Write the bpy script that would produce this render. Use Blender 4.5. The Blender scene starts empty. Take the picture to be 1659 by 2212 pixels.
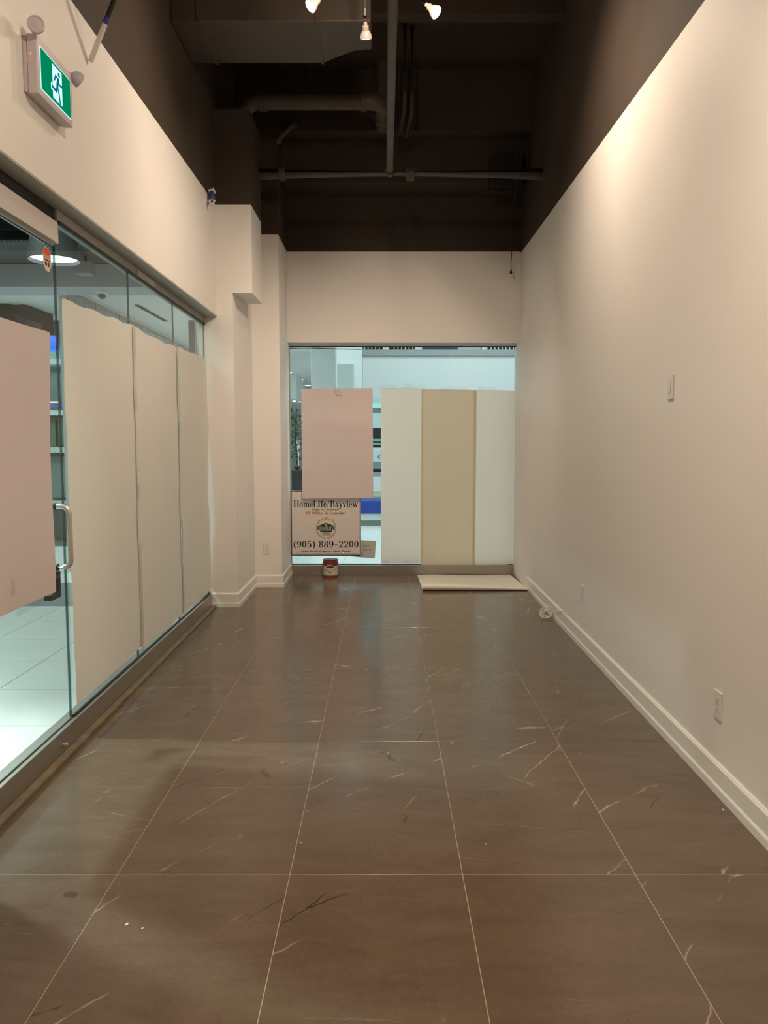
import bpy, bmesh, math, random
from mathutils import Vector, Matrix
rnd = random.Random(7)
SC = bpy.context.scene
COL = SC.collection
PI = math.pi

# ------------------------------------------------------------------ camera, world, light, exposure
cam_d = bpy.data.cameras.new('camera')
cam = bpy.data.objects.new('camera', cam_d); COL.objects.link(cam)
cam.location = (0, 0, 1.49)
cam.rotation_euler = (math.radians(90 - 5.07), 0, 0)
cam_d.sensor_fit = 'HORIZONTAL'; cam_d.sensor_width = 36.0
cam_d.lens = 36.0 * 1661.6 / 1659.0
cam_d.clip_start = 0.05; cam_d.clip_end = 200
SC.camera = cam

world = bpy.data.worlds.new('world'); SC.world = world
world.use_nodes = True
world.node_tree.nodes['Background'].inputs[0].default_value = (.8, .9, 1, 1)
world.node_tree.nodes['Background'].inputs[1].default_value = 0.02

SC.view_settings.view_transform = 'Standard'
SC.view_settings.look = 'None'
SC.view_settings.gamma = 1
SC.view_settings.use_curve_mapping = False
SC.view_settings.exposure = 0.24
SC.cycles.use_denoising = True
SC.cycles.max_bounces = 10
SC.cycles.transparent_max_bounces = 24
SC.cycles.sample_clamp_indirect = 6.0
SC.cycles.caustics_reflective = False

WARM = (1.0, .78, .585)
COOL = (.80, 1.0, .95)

def lamp(name, kind, loc, aim, energy, color, **kw):
    d = bpy.data.lights.new(name, kind); d.energy = energy; d.color = color
    for k, v in kw.items(): setattr(d, k, v)
    o = bpy.data.objects.new(name, d); COL.objects.link(o)
    o.location = loc
    if aim is not None:
        o.rotation_euler = (Vector(aim) - Vector(loc)).to_track_quat('-Z', 'Y').to_euler()
    return o

# unseen shop lamps above the frame near the camera; the last two are added fill
for nm, loc, aim, e, cone in (
        ('unseen_shop_light', (-.25, 1.9, 3.72), (-1.48, 1.0, 1.4), 34, 125),
        ('unseen_shop_light', (.10, 2.0, 3.72), (-1.56, 3.4, 1.0), 92, 125),
        ('unseen_shop_light', (.30, 2.0, 3.72), (1.42, 1.6, 1.8), 84, 125),
        ('unseen_shop_light', (.25, 2.3, 3.72), (.8, 3.0, 0), 85, 125),
        ('unseen_shop_light', (.0, 0.2, 3.72), (.3, .9, 0), 100, 125),
        ('unseen_shop_light', (.2, 5.8, 3.72), (.1, 9.0, .7), 96, 98),  # added without a fixture, brightens the back wall and its papers
        ('unseen_shop_light', (.4, 5.2, 3.72), (-1.5, 6.1, 1.4), 112, 125)):  # added without a fixture, brightens the pillar and the papers on the left
    lamp(nm, 'SPOT', loc, aim, e * 1.0, WARM, spot_size=math.radians(cone), spot_blend=1.0, shadow_soft_size=.03)
# mall lighting: long luminaires in the corridor and over the atrium
def area(name, loc, aim, sx, sy, e, col=COOL):
    return lamp(name, 'AREA', loc, aim, e, col, shape='RECTANGLE', size=sx, size_y=sy)
area('corridor_light', (-4.2, 3.2, 4.3), (-4.2, 3.2, 0), 3.0, 6.0, 96)
lamp('corridor_spot', 'SPOT', (-3.80, 3.98, 4.05), (-1.12, 3.05, 0), 520, (.90, 1.0, .95), spot_size=math.radians(40), spot_blend=.8, shadow_soft_size=.15)
lamp('corridor_spot', 'SPOT', (-3.85, 3.92, 4.0), (-1.9, 3.5, 0), 130, (.86, 1.0, .93), spot_size=math.radians(110), spot_blend=.7, shadow_soft_size=.10)
area('corridor_light', (-5.6, 10.2, 3.02), (-5.6, 10.2, 0), 1.2, 2.4, 110)
area('corridor_light', (-2.6, 12.5, 3.22), (-2.6, 12.5, 0), 1.0, 4.0, 90)
area('atrium_light', (2.2, 13.5, 6.6), (2.2, 13.5, 0), 7.0, 7.0, 540, (.80, .97, 1.0))
area('atrium_light', (2.5, 20.5, 6.4), (2.5, 25.0, 3.0), 8.0, 2.0, 120, (.80, .97, 1.0))
area('atrium_light', (-4.6, 14.5, 3.28), (-4.6, 14.5, 0), .8, 6.0, 110, (.80, .97, 1.0))

# ------------------------------------------------------------------ materials
def mat(name, color, rough=.5, metal=0.0, bump=0.0, bscale=200.0, var=0.0, vscale=3.0, spec=.5, emit=None, estr=0.0, trans=0.0):
    m = bpy.data.materials.new(name); m.use_nodes = True
    nt = m.node_tree; b = nt.nodes['Principled BSDF']
    b.inputs['Base Color'].default_value = (*color, 1)
    b.inputs['Roughness'].default_value = rough
    b.inputs['Metallic'].default_value = metal
    b.inputs['Specular IOR Level'].default_value = spec
    tc = nt.nodes.new('ShaderNodeTexCoord')
    if emit:
        b.inputs['Emission Color'].default_value = (*emit, 1); b.inputs['Emission Strength'].default_value = estr
    if bump:
        n = nt.nodes.new('ShaderNodeTexNoise'); n.inputs['Scale'].default_value = bscale
        nt.links.new(tc.outputs['Object'], n.inputs['Vector'])
        bp = nt.nodes.new('ShaderNodeBump'); bp.inputs['Strength'].default_value = bump; bp.inputs['Distance'].default_value = .002
        nt.links.new(n.outputs['Fac'], bp.inputs['Height']); nt.links.new(bp.outputs['Normal'], b.inputs['Normal'])
    if var:
        n = nt.nodes.new('ShaderNodeTexNoise'); n.inputs['Scale'].default_value = vscale; n.inputs['Detail'].default_value = 4
        nt.links.new(tc.outputs['Object'], n.inputs['Vector'])
        r = nt.nodes.new('ShaderNodeValToRGB')
        r.color_ramp.elements[0].position = .3; r.color_ramp.elements[1].position = .7
        r.color_ramp.elements[0].color = (*[c * (1 - var) for c in color], 1)
        r.color_ramp.elements[1].color = (*[min(1, c * (1 + var)) for c in color], 1)
        nt.links.new(n.outputs['Fac'], r.inputs['Fac']); nt.links.new(r.outputs['Color'], b.inputs['Base Color'])
    return m

def emission(name, color, strength):
    m = bpy.data.materials.new(name); m.use_nodes = True
    nt = m.node_tree; nt.nodes.clear()
    e = nt.nodes.new('ShaderNodeEmission'); o = nt.nodes.new('ShaderNodeOutputMaterial')
    e.inputs[0].default_value = (*color, 1); e.inputs[1].default_value = strength
    nt.links.new(e.outputs[0], o.inputs[0]); return m

def glass(name, tint, ior=1.5, rough=0.0):
    m = bpy.data.materials.new(name); m.use_nodes = True
    nt = m.node_tree; nt.nodes.clear()
    o = nt.nodes.new('ShaderNodeOutputMaterial'); mx = nt.nodes.new('ShaderNodeMixShader')
    t = nt.nodes.new('ShaderNodeBsdfTransparent'); t.inputs[0].default_value = (*tint, 1)
    g = nt.nodes.new('ShaderNodeBsdfGlossy'); g.inputs['Roughness'].default_value = rough
    f = nt.nodes.new('ShaderNodeFresnel'); f.inputs[0].default_value = ior
    geo = nt.nodes.new('ShaderNodeNewGeometry')
    k = nt.nodes.new('ShaderNodeMath'); k.operation = 'SUBTRACT'; k.inputs[0].default_value = 1
    nt.links.new(geo.outputs['Backfacing'], k.inputs[1])
    p = nt.nodes.new('ShaderNodeMath'); p.operation = 'MULTIPLY'
    nt.links.new(f.outputs[0], p.inputs[0]); nt.links.new(k.outputs[0], p.inputs[1])
    nt.links.new(p.outputs[0], mx.inputs[0]); nt.links.new(t.outputs[0], mx.inputs[1]); nt.links.new(g.outputs[0], mx.inputs[2])
    nt.links.new(mx.outputs[0], o.inputs[0]); return m

def tile_material():
    m = bpy.data.materials.new('brown_marble_porcelain'); m.use_nodes = True
    nt = m.node_tree; N = nt.nodes.new; L = nt.links.new
    b = nt.nodes['Principled BSDF']
    tc = N('ShaderNodeTexCoord'); oi = N('ShaderNodeObjectInfo')
    sc = N('ShaderNodeVectorMath'); sc.operation = 'SCALE'; sc.inputs['Scale'].default_value = 1
    off = N('ShaderNodeCombineXYZ')
    for i, f in enumerate((37.0, 71.0, 13.0)):
        q = N('ShaderNodeMath'); q.operation = 'MULTIPLY'; q.inputs[1].default_value = f
        L(oi.outputs['Random'], q.inputs[0]); L(q.outputs[0], off.inputs[i])
    ad = N('ShaderNodeVectorMath'); ad.operation = 'ADD'
    L(tc.outputs['Object'], ad.inputs[0]); L(off.outputs[0], ad.inputs[1])
    P = ad.outputs[0]
    def noise(scale, detail=4, rough=.55, vec=P, dist=0.0):
        n = N('ShaderNodeTexNoise'); n.inputs['Scale'].default_value = scale; n.inputs['Detail'].default_value = detail
        n.inputs['Roughness'].default_value = rough; n.inputs['Distortion'].default_value = dist
        L(vec, n.inputs['Vector']); return n
    def ramp(src, stops):
        r = N('ShaderNodeValToRGB'); cr = r.color_ramp
        while len(cr.elements) < len(stops): cr.elements.new(.5)
        for e, (p, c) in zip(cr.elements, stops): e.position = p; e.color = c if len(c) == 4 else (*c, 1)
        L(src, r.inputs['Fac']); return r.outputs['Color']
    def mix(f, a, c, mode='MIX'):
        x = N('ShaderNodeMix'); x.data_type = 'RGBA'; x.blend_type = mode
        if isinstance(f, float): x.inputs[0].default_value = f
        else: L(f, x.inputs[0])
        for s, v in ((x.inputs[6], a), (x.inputs[7], c)):
            if isinstance(v, tuple): s.default_value = (*v, 1)
            else: L(v, s)
        return x.outputs[2]
    def gray(v): return (v, v, v, 1)
    # clouds stretched across the tile
    mp = N('ShaderNodeMapping'); mp.inputs['Scale'].default_value = (1.0, 3.2, 1); mp.inputs['Rotation'].default_value = (0, 0, .25); L(P, mp.inputs['Vector'])
    base = ramp(noise(2.2, 7, .62, mp.outputs[0], .6).outputs['Fac'], [(.18, (.094, .065, .042)), (.52, (.124, .088, .059)), (.88, (.160, .118, .082))])
    fine = ramp(noise(60, 5, .7).outputs['Fac'], [(.3, gray(.90)), (.7, gray(1.08))])
    base = mix(1.0, base, fine, 'MULTIPLY')
    # veins: long crack lines of a stretched cell pattern, jittered and broken up by a mask
    def veins(rot, across, along, seed, width, lo, hi, warp=.055):
        mp = N('ShaderNodeMapping'); mp.inputs['Rotation'].default_value = (0, 0, rot); L(P, mp.inputs['Vector'])
        def jit(scale, amt, vec):
            w = noise(scale, 4, .65, mp.outputs[0])
            c = N('ShaderNodeVectorMath'); c.operation = 'SUBTRACT'; c.inputs[1].default_value = (.5, .5, .5); L(w.outputs['Color'], c.inputs[0])
            s_ = N('ShaderNodeVectorMath'); s_.operation = 'SCALE'; s_.inputs['Scale'].default_value = amt; L(c.outputs[0], s_.inputs[0])
            a = N('ShaderNodeVectorMath'); a.operation = 'ADD'; L(vec, a.inputs[0]); L(s_.outputs[0], a.inputs[1]); return a.outputs[0]
        v_ = jit(28, .012, jit(5, warp, mp.outputs[0]))
        m2 = N('ShaderNodeMapping'); m2.inputs['Scale'].default_value = (along, across, 1); m2.inputs['Location'].default_value = (seed, seed*1.7, 0); L(v_, m2.inputs['Vector'])
        v = N('ShaderNodeTexVoronoi'); v.voronoi_dimensions = '2D'; v.feature = 'DISTANCE_TO_EDGE'; v.inputs['Scale'].default_value = 1.0; L(m2.outputs[0], v.inputs['Vector'])
        wn = noise(14, 3, .6, mp.outputs[0])
        q = N('ShaderNodeMath'); q.operation = 'MULTIPLY'; L(v.outputs['Distance'], q.inputs[0])
        q2 = N('ShaderNodeMath'); q2.operation = 'ADD'; q2.inputs[1].default_value = .35; L(wn.outputs['Fac'], q2.inputs[0]); L(q2.outputs[0], q.inputs[1])
        line = ramp(q.outputs[0], [(0.0, gray(1)), (width*.4, gray(.8)), (width, gray(0))])
        m3 = N('ShaderNodeMapping'); m3.inputs['Location'].default_value = (seed*3.1, seed, 2); m3.inputs['Scale'].default_value = (.8, 1.6, 1); L(mp.outputs[0], m3.inputs['Vector'])
        mk = ramp(noise(2.4, 4, .66, m3.outputs[0], .2).outputs['Fac'], [(lo, gray(0)), (hi, gray(1))])
        return mix(1.0, line, mk, 'MULTIPLY')
    wv = veins(-.95, 3.0, .5, 3.1, .0088, .54, .63)
    wv2 = veins(.15, 2.8, .6, 17.0, .0060, .54, .66)
    dv = veins(-.90, 2.8, .5, 27.7, .0070, .54, .63)
    col = mix(dv, base, (.030, .020, .012))
    col = mix(wv, col, (.38, .315, .24))
    half = N('ShaderNodeMath'); half.operation = 'MULTIPLY'; half.inputs[1].default_value = .42; L(wv2, half.inputs[0])
    col = mix(half.outputs[0], col, (.36, .30, .23))
    L(col, b.inputs['Base Color'])
    rr = ramp(noise(7, 4).outputs['Fac'], [(.3, gray(.15)), (.7, gray(.23))])
    L(rr, b.inputs['Roughness'])
    b.inputs['Specular IOR Level'].default_value = .55
    return m

M = {
    'white_wall': mat('white_wall_paint', (.79, .77, .735), .55, bump=.12, bscale=420, spec=.3),
    'white_trim': mat('white_trim_paint', (.80, .785, .74), .38),
    'dark_paint': mat('dark_brown_ceiling_paint', (.052, .038, .028), .75, bump=.3, bscale=90, spec=.25, var=.12, vscale=1.5),
    'dark_pipe': mat('dark_painted_pipe', (.085, .064, .050), .5, var=.1, vscale=8, spec=.4),
    'dark_duct': mat('dark_painted_sheet_metal', (.075, .058, .046), .5, var=.1, vscale=4, spec=.4),
    'black': mat('black_rubber', (.008, .008, .009), .5),
    'black_plastic': mat('black_plastic', (.012, .011, .010), .4),
    'alu': mat('brushed_aluminium', (.40, .375, .33), .38, .85, bump=.08, bscale=60),
    'alu_light': mat('pale_aluminium', (.62, .60, .55), .35, .7),
    'grey_frame': mat('grey_painted_soffit', (.42, .41, .38), .5),
    'glass': glass('clear_green_glass', (.955, .985, .975)),
    'glass_edge': glass('glass_edge', (.30, .43, .40), 1.5, .05),
    'paper': mat('white_paper', (.80, .775, .715), .62, var=.015, vscale=2, spec=.25),
    'paper_tan': mat('cream_paper', (.74, .685, .59), .62, var=.02, vscale=2, spec=.25),
    'poster': mat('pinkish_poster_board', (.67, .60, .595), .5, var=.03, vscale=1.2, spec=.35),
    'tape': None,
    'grout': mat('beige_grout', (.34, .29, .225), .8),
    'tile': tile_material(),
    'wood_strip': mat('raw_wood_strip', (.215, .172, .108), .6, var=.25, vscale=14),
    'plastic_white': mat('white_plastic', (.74, .72, .69), .35),
    'plastic_grey': mat('grey_white_plastic', (.62, .58, .56), .4),
    'cable': mat('white_cable', (.70, .66, .59), .45),
    'mall_white': mat('mall_white_paint', (.78, .80, .79), .5),
    'mall_tile': mat('mall_white_tile', (.80, .83, .81), .22, var=.015, vscale=2),
    'mall_grout': mat('mall_grey_joint', (.34, .36, .35), .7),
    'mall_dark_tile': mat('mall_grey_tile', (.27, .30, .31), .25),
    'mall_grey': mat('mall_grey_panel', (.215, .212, .205), .5, var=.05),
    'mall_dark': mat('mall_dark_ceiling', (.022, .026, .024), .8),
    'mall_steel': mat('mall_dark_steel', (.10, .125, .12), .5),
}
def translucent(m, f, tint):
    nt = m.node_tree; b = nt.nodes['Principled BSDF']; o = nt.nodes['Material Output']
    t = nt.nodes.new('ShaderNodeBsdfTranslucent'); t.inputs[0].default_value = (*tint, 1)
    x = nt.nodes.new('ShaderNodeMixShader'); x.inputs[0].default_value = f
    nt.links.new(b.outputs[0], x.inputs[1]); nt.links.new(t.outputs[0], x.inputs[2]); nt.links.new(x.outputs[0], o.inputs[0])
M['paper_back'] = mat('thin_white_paper', (.80, .775, .715), .62, var=.015, vscale=2, spec=.25); M['paper_floor'] = mat('white_roll_paper', (.82, .79, .72), .4, spec=.4)
translucent(M['paper_back'], .52, (.92, .88, .84)); translucent(M['paper'], .30, (.90, .84, .78)); translucent(M['paper_tan'], .44, (.88, .78, .64))
M['tape'] = glass('clear_tape', (.965, .97, .965), 1.35, .15)

# ------------------------------------------------------------------ mesh helpers
W = {}
def finish(name, bm, m, parent=None, bevel=0.0, smooth=False, seg=2, kind=None, label=None):
    """link a bmesh that holds world coordinates as one object whose origin is its base centre"""
    if bevel > 0:
        bmesh.ops.bevel(bm, geom=bm.edges[:], offset=bevel, segments=seg, affect='EDGES', profile=.6, clamp_overlap=True)
    bmesh.ops.recalc_face_normals(bm, faces=bm.faces[:])
    vs = [v.co for v in bm.verts]
    lo = Vector([min(v[i] for v in vs) for i in range(3)]); hi = Vector([max(v[i] for v in vs) for i in range(3)])
    org = Vector(((lo.x + hi.x) / 2, (lo.y + hi.y) / 2, lo.z))
    bmesh.ops.translate(bm, verts=bm.verts[:], vec=-org)
    me = bpy.data.meshes.new(name); bm.to_mesh(me); bm.free()
    for x in (m if isinstance(m, (list, tuple)) else [m]): me.materials.append(x)
    if smooth:
        for p in me.polygons: p.use_smooth = True
        me.set_sharp_from_angle(angle=math.radians(40))
    o = bpy.data.objects.new(name, me); COL.objects.link(o)
    place(o, org, parent)
    if kind: o['kind'] = kind
    if label: o['label'] = label
    return o

def place(o, org, parent=None):
    org = Vector(org); W[o.name] = org
    if parent is not None:
        o.parent = parent; o.location = org - W[parent.name]
    else:
        o.location = org

def thing(name, loc, label, cat, group=None):
    o = bpy.data.objects.new(name, None); COL.objects.link(o); o.empty_display_size = .1
    place(o, loc); tag(o, label, cat, group); return o

def tag(o, label, cat, group=None):
    o['label'] = label; o['category'] = cat
    if group: o['group'] = group
    return o

def struct(o):
    o['kind'] = 'structure'; return o

def empty_struct(name, loc):
    o = bpy.data.objects.new(name, None); COL.objects.link(o); place(o, loc); o['kind'] = 'structure'; return o

BM = bmesh.new
def box(bm, x0, x1, y0, y1, z0, z1, mi=0):
    v = [bm.verts.new(p) for p in ((x0,y0,z0),(x1,y0,z0),(x1,y1,z0),(x0,y1,z0),(x0,y0,z1),(x1,y0,z1),(x1,y1,z1),(x0,y1,z1))]
    fs = [bm.faces.new([v[i] for i in q]) for q in ((0,3,2,1),(4,5,6,7),(0,1,5,4),(1,2,6,5),(2,3,7,6),(3,0,4,7))]
    for f in fs: f.material_index = mi
    return fs

def prism(bm, pts, vec, mi=0):
    """closed polygon of 3D points extruded by vec"""
    a = [bm.verts.new(p) for p in pts]; vec = Vector(vec)
    b = [bm.verts.new(Vector(p) + vec) for p in pts]
    n = len(a)
    fs = [bm.faces.new(a), bm.faces.new(b[::-1])]
    for i in range(n): fs.append(bm.faces.new([a[i], b[i], b[(i+1) % n], a[(i+1) % n]]))
    for f in fs: f.material_index = mi
    return fs

def frame_axes(d):
    d = Vector(d).normalized()
    up = Vector((0, 0, 1)) if abs(d.z) < .95 else Vector((1, 0, 0))
    x = d.cross(up).normalized(); y = x.cross(d).normalized()
    return x, y, d

def tube(bm, pts, r, seg=10, cap=True, mi=0):
    pts = [Vector(p) for p in pts]; rings = []
    x = None
    for i, p in enumerate(pts):
        d = (pts[min(i+1, len(pts)-1)] - pts[max(i-1, 0)]).normalized()
        if x is None: x, y, _ = frame_axes(d)
        else:
            x = (x - d * x.dot(d))
            x = x.normalized() if x.length > 1e-6 else frame_axes(d)[0]
            y = d.cross(x)
        rr = r[i] if isinstance(r, (list, tuple)) else r
        rings.append([bm.verts.new(p + (x * math.cos(2*PI*k/seg) + y * math.sin(2*PI*k/seg)) * rr) for k in range(seg)])
    for a, b in zip(rings, rings[1:]):
        for k in range(seg):
            f = bm.faces.new([a[k], a[(k+1) % seg], b[(k+1) % seg], b[k]]); f.material_index = mi
    if cap:
        bm.faces.new(rings[0][::-1]).material_index = mi; bm.faces.new(rings[-1]).material_index = mi

def lathe(bm, prof, org, axis=(0,0,1), seg=24, mi=0, capstart=True, capend=True):
    """prof: list of (radius, distance along the axis)"""
    x, y, d = frame_axes(axis); org = Vector(org); rings = []
    for r, h in prof:
        rings.append([bm.verts.new(org + d*h + (x*math.cos(2*PI*k/seg) + y*math.sin(2*PI*k/seg)) * max(r, 1e-4)) for k in range(seg)])
    for i, (a, b) in enumerate(zip(rings, rings[1:])):
        m_ = mi[i] if isinstance(mi, (list, tuple)) else mi
        for k in range(seg):
            bm.faces.new([a[k], a[(k+1) % seg], b[(k+1) % seg], b[k]]).material_index = m_
    e = mi if not isinstance(mi, (list, tuple)) else 0
    if capstart: bm.faces.new(rings[0][::-1]).material_index = mi[0] if isinstance(mi, (list, tuple)) else mi
    if capend: bm.faces.new(rings[-1]).material_index = mi[-1] if isinstance(mi, (list, tuple)) else mi

def sheet(bm, fn, nu, nv, thick, nrm):
    """fn(u,v)->3D point; a thin closed sheet of paper"""
    nrm = Vector(nrm) * thick
    a = [[bm.verts.new(fn(i/nu, j/nv)) for j in range(nv+1)] for i in range(nu+1)]
    b = [[bm.verts.new(Vector(fn(i/nu, j/nv)) - nrm) for j in range(nv+1)] for i in range(nu+1)]
    for i in range(nu):
        for j in range(nv):
            bm.faces.new([a[i][j], a[i+1][j], a[i+1][j+1], a[i][j+1]])
            bm.faces.new([b[i][j], b[i][j+1], b[i+1][j+1], b[i+1][j]])
    for i in range(nu):
        bm.faces.new([a[i][0], b[i][0], b[i+1][0], a[i+1][0]]); bm.faces.new([a[i][nv], a[i+1][nv], b[i+1][nv], b[i][nv]])
    for j in range(nv):
        bm.faces.new([a[0][j], a[0][j+1], b[0][j+1], b[0][j]]); bm.faces.new([a[nu][j], b[nu][j], b[nu][j+1], a[nu][j+1]])

def sweep(bm, path, prof):
    """profile (offset to the right of the path, z) along a 2D path with mitred corners"""
    P = [Vector(p) for p in path]; rings = []
    for i, p in enumerate(P):
        d0 = (P[i] - P[i-1]).normalized() if i else (P[1] - P[0]).normalized()
        d1 = (P[i+1] - P[i]).normalized() if i < len(P)-1 else d0
        n0 = Vector((d0.y, -d0.x)); n1 = Vector((d1.y, -d1.x))
        n = (n0 + n1); n = n / max(.2, n.dot(n0)) if n.length > 1e-6 else n0
        rings.append([bm.verts.new((p.x + n.x*o, p.y + n.y*o, z)) for o, z in prof])
    k = len(prof)
    for a, b in zip(rings, rings[1:]):
        for j in range(k): bm.faces.new([a[j], a[(j+1) % k], b[(j+1) % k], b[j]])
    bm.faces.new(rings[0][::-1]); bm.faces.new(rings[-1])

def arc(c, r, a0, a1, n, ax, ay):
    c = Vector(c); ax = Vector(ax); ay = Vector(ay)
    return [c + ax*(r*math.cos(a0+(a1-a0)*i/n)) + ay*(r*math.sin(a0+(a1-a0)*i/n)) for i in range(n+1)]

# ------------------------------------------------------------------ lettering (flat print, built as thin shapes)
def ring2(cx, cy, rx, ry, tx, ty, a0=0, a1=2*PI, n=22):
    out = []
    for i in range(n):
        t0 = a0+(a1-a0)*i/n; t1 = a0+(a1-a0)*(i+1)/n
        out.append([(cx+rx*math.cos(t0), cy+ry*math.sin(t0)), (cx+rx*math.cos(t1), cy+ry*math.sin(t1)),
                    (cx+(rx-tx)*math.cos(t1), cy+(ry-ty)*math.sin(t1)), (cx+(rx-tx)*math.cos(t0), cy+(ry-ty)*math.sin(t0))])
    return out
def rect2(x0, y0, x1, y1): return [[(x0,y0),(x1,y0),(x1,y1),(x0,y1)]]
def diag2(x0, y0, x1, y1, w): return [[(x0,y0),(x0+w,y0),(x1+w,y1),(x1,y1)]]
def disc2(cx, cy, r, n=12): return [[(cx+r*math.cos(2*PI*i/n), cy+r*math.sin(2*PI*i/n)) for i in range(n)]]
T, t_, S = .17, .06, .05
X = .68
def stem(x, y0, y1, w=T, foot=True, head=True, both=True):
    o = rect2(x, y0, x+w, y1); e = .075
    if foot: o += rect2(x-e, y0, x+w+e, y0+S)
    if head: o += rect2(x-e, y1-S, x+w+(e if both else 0), y1)
    return o
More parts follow.
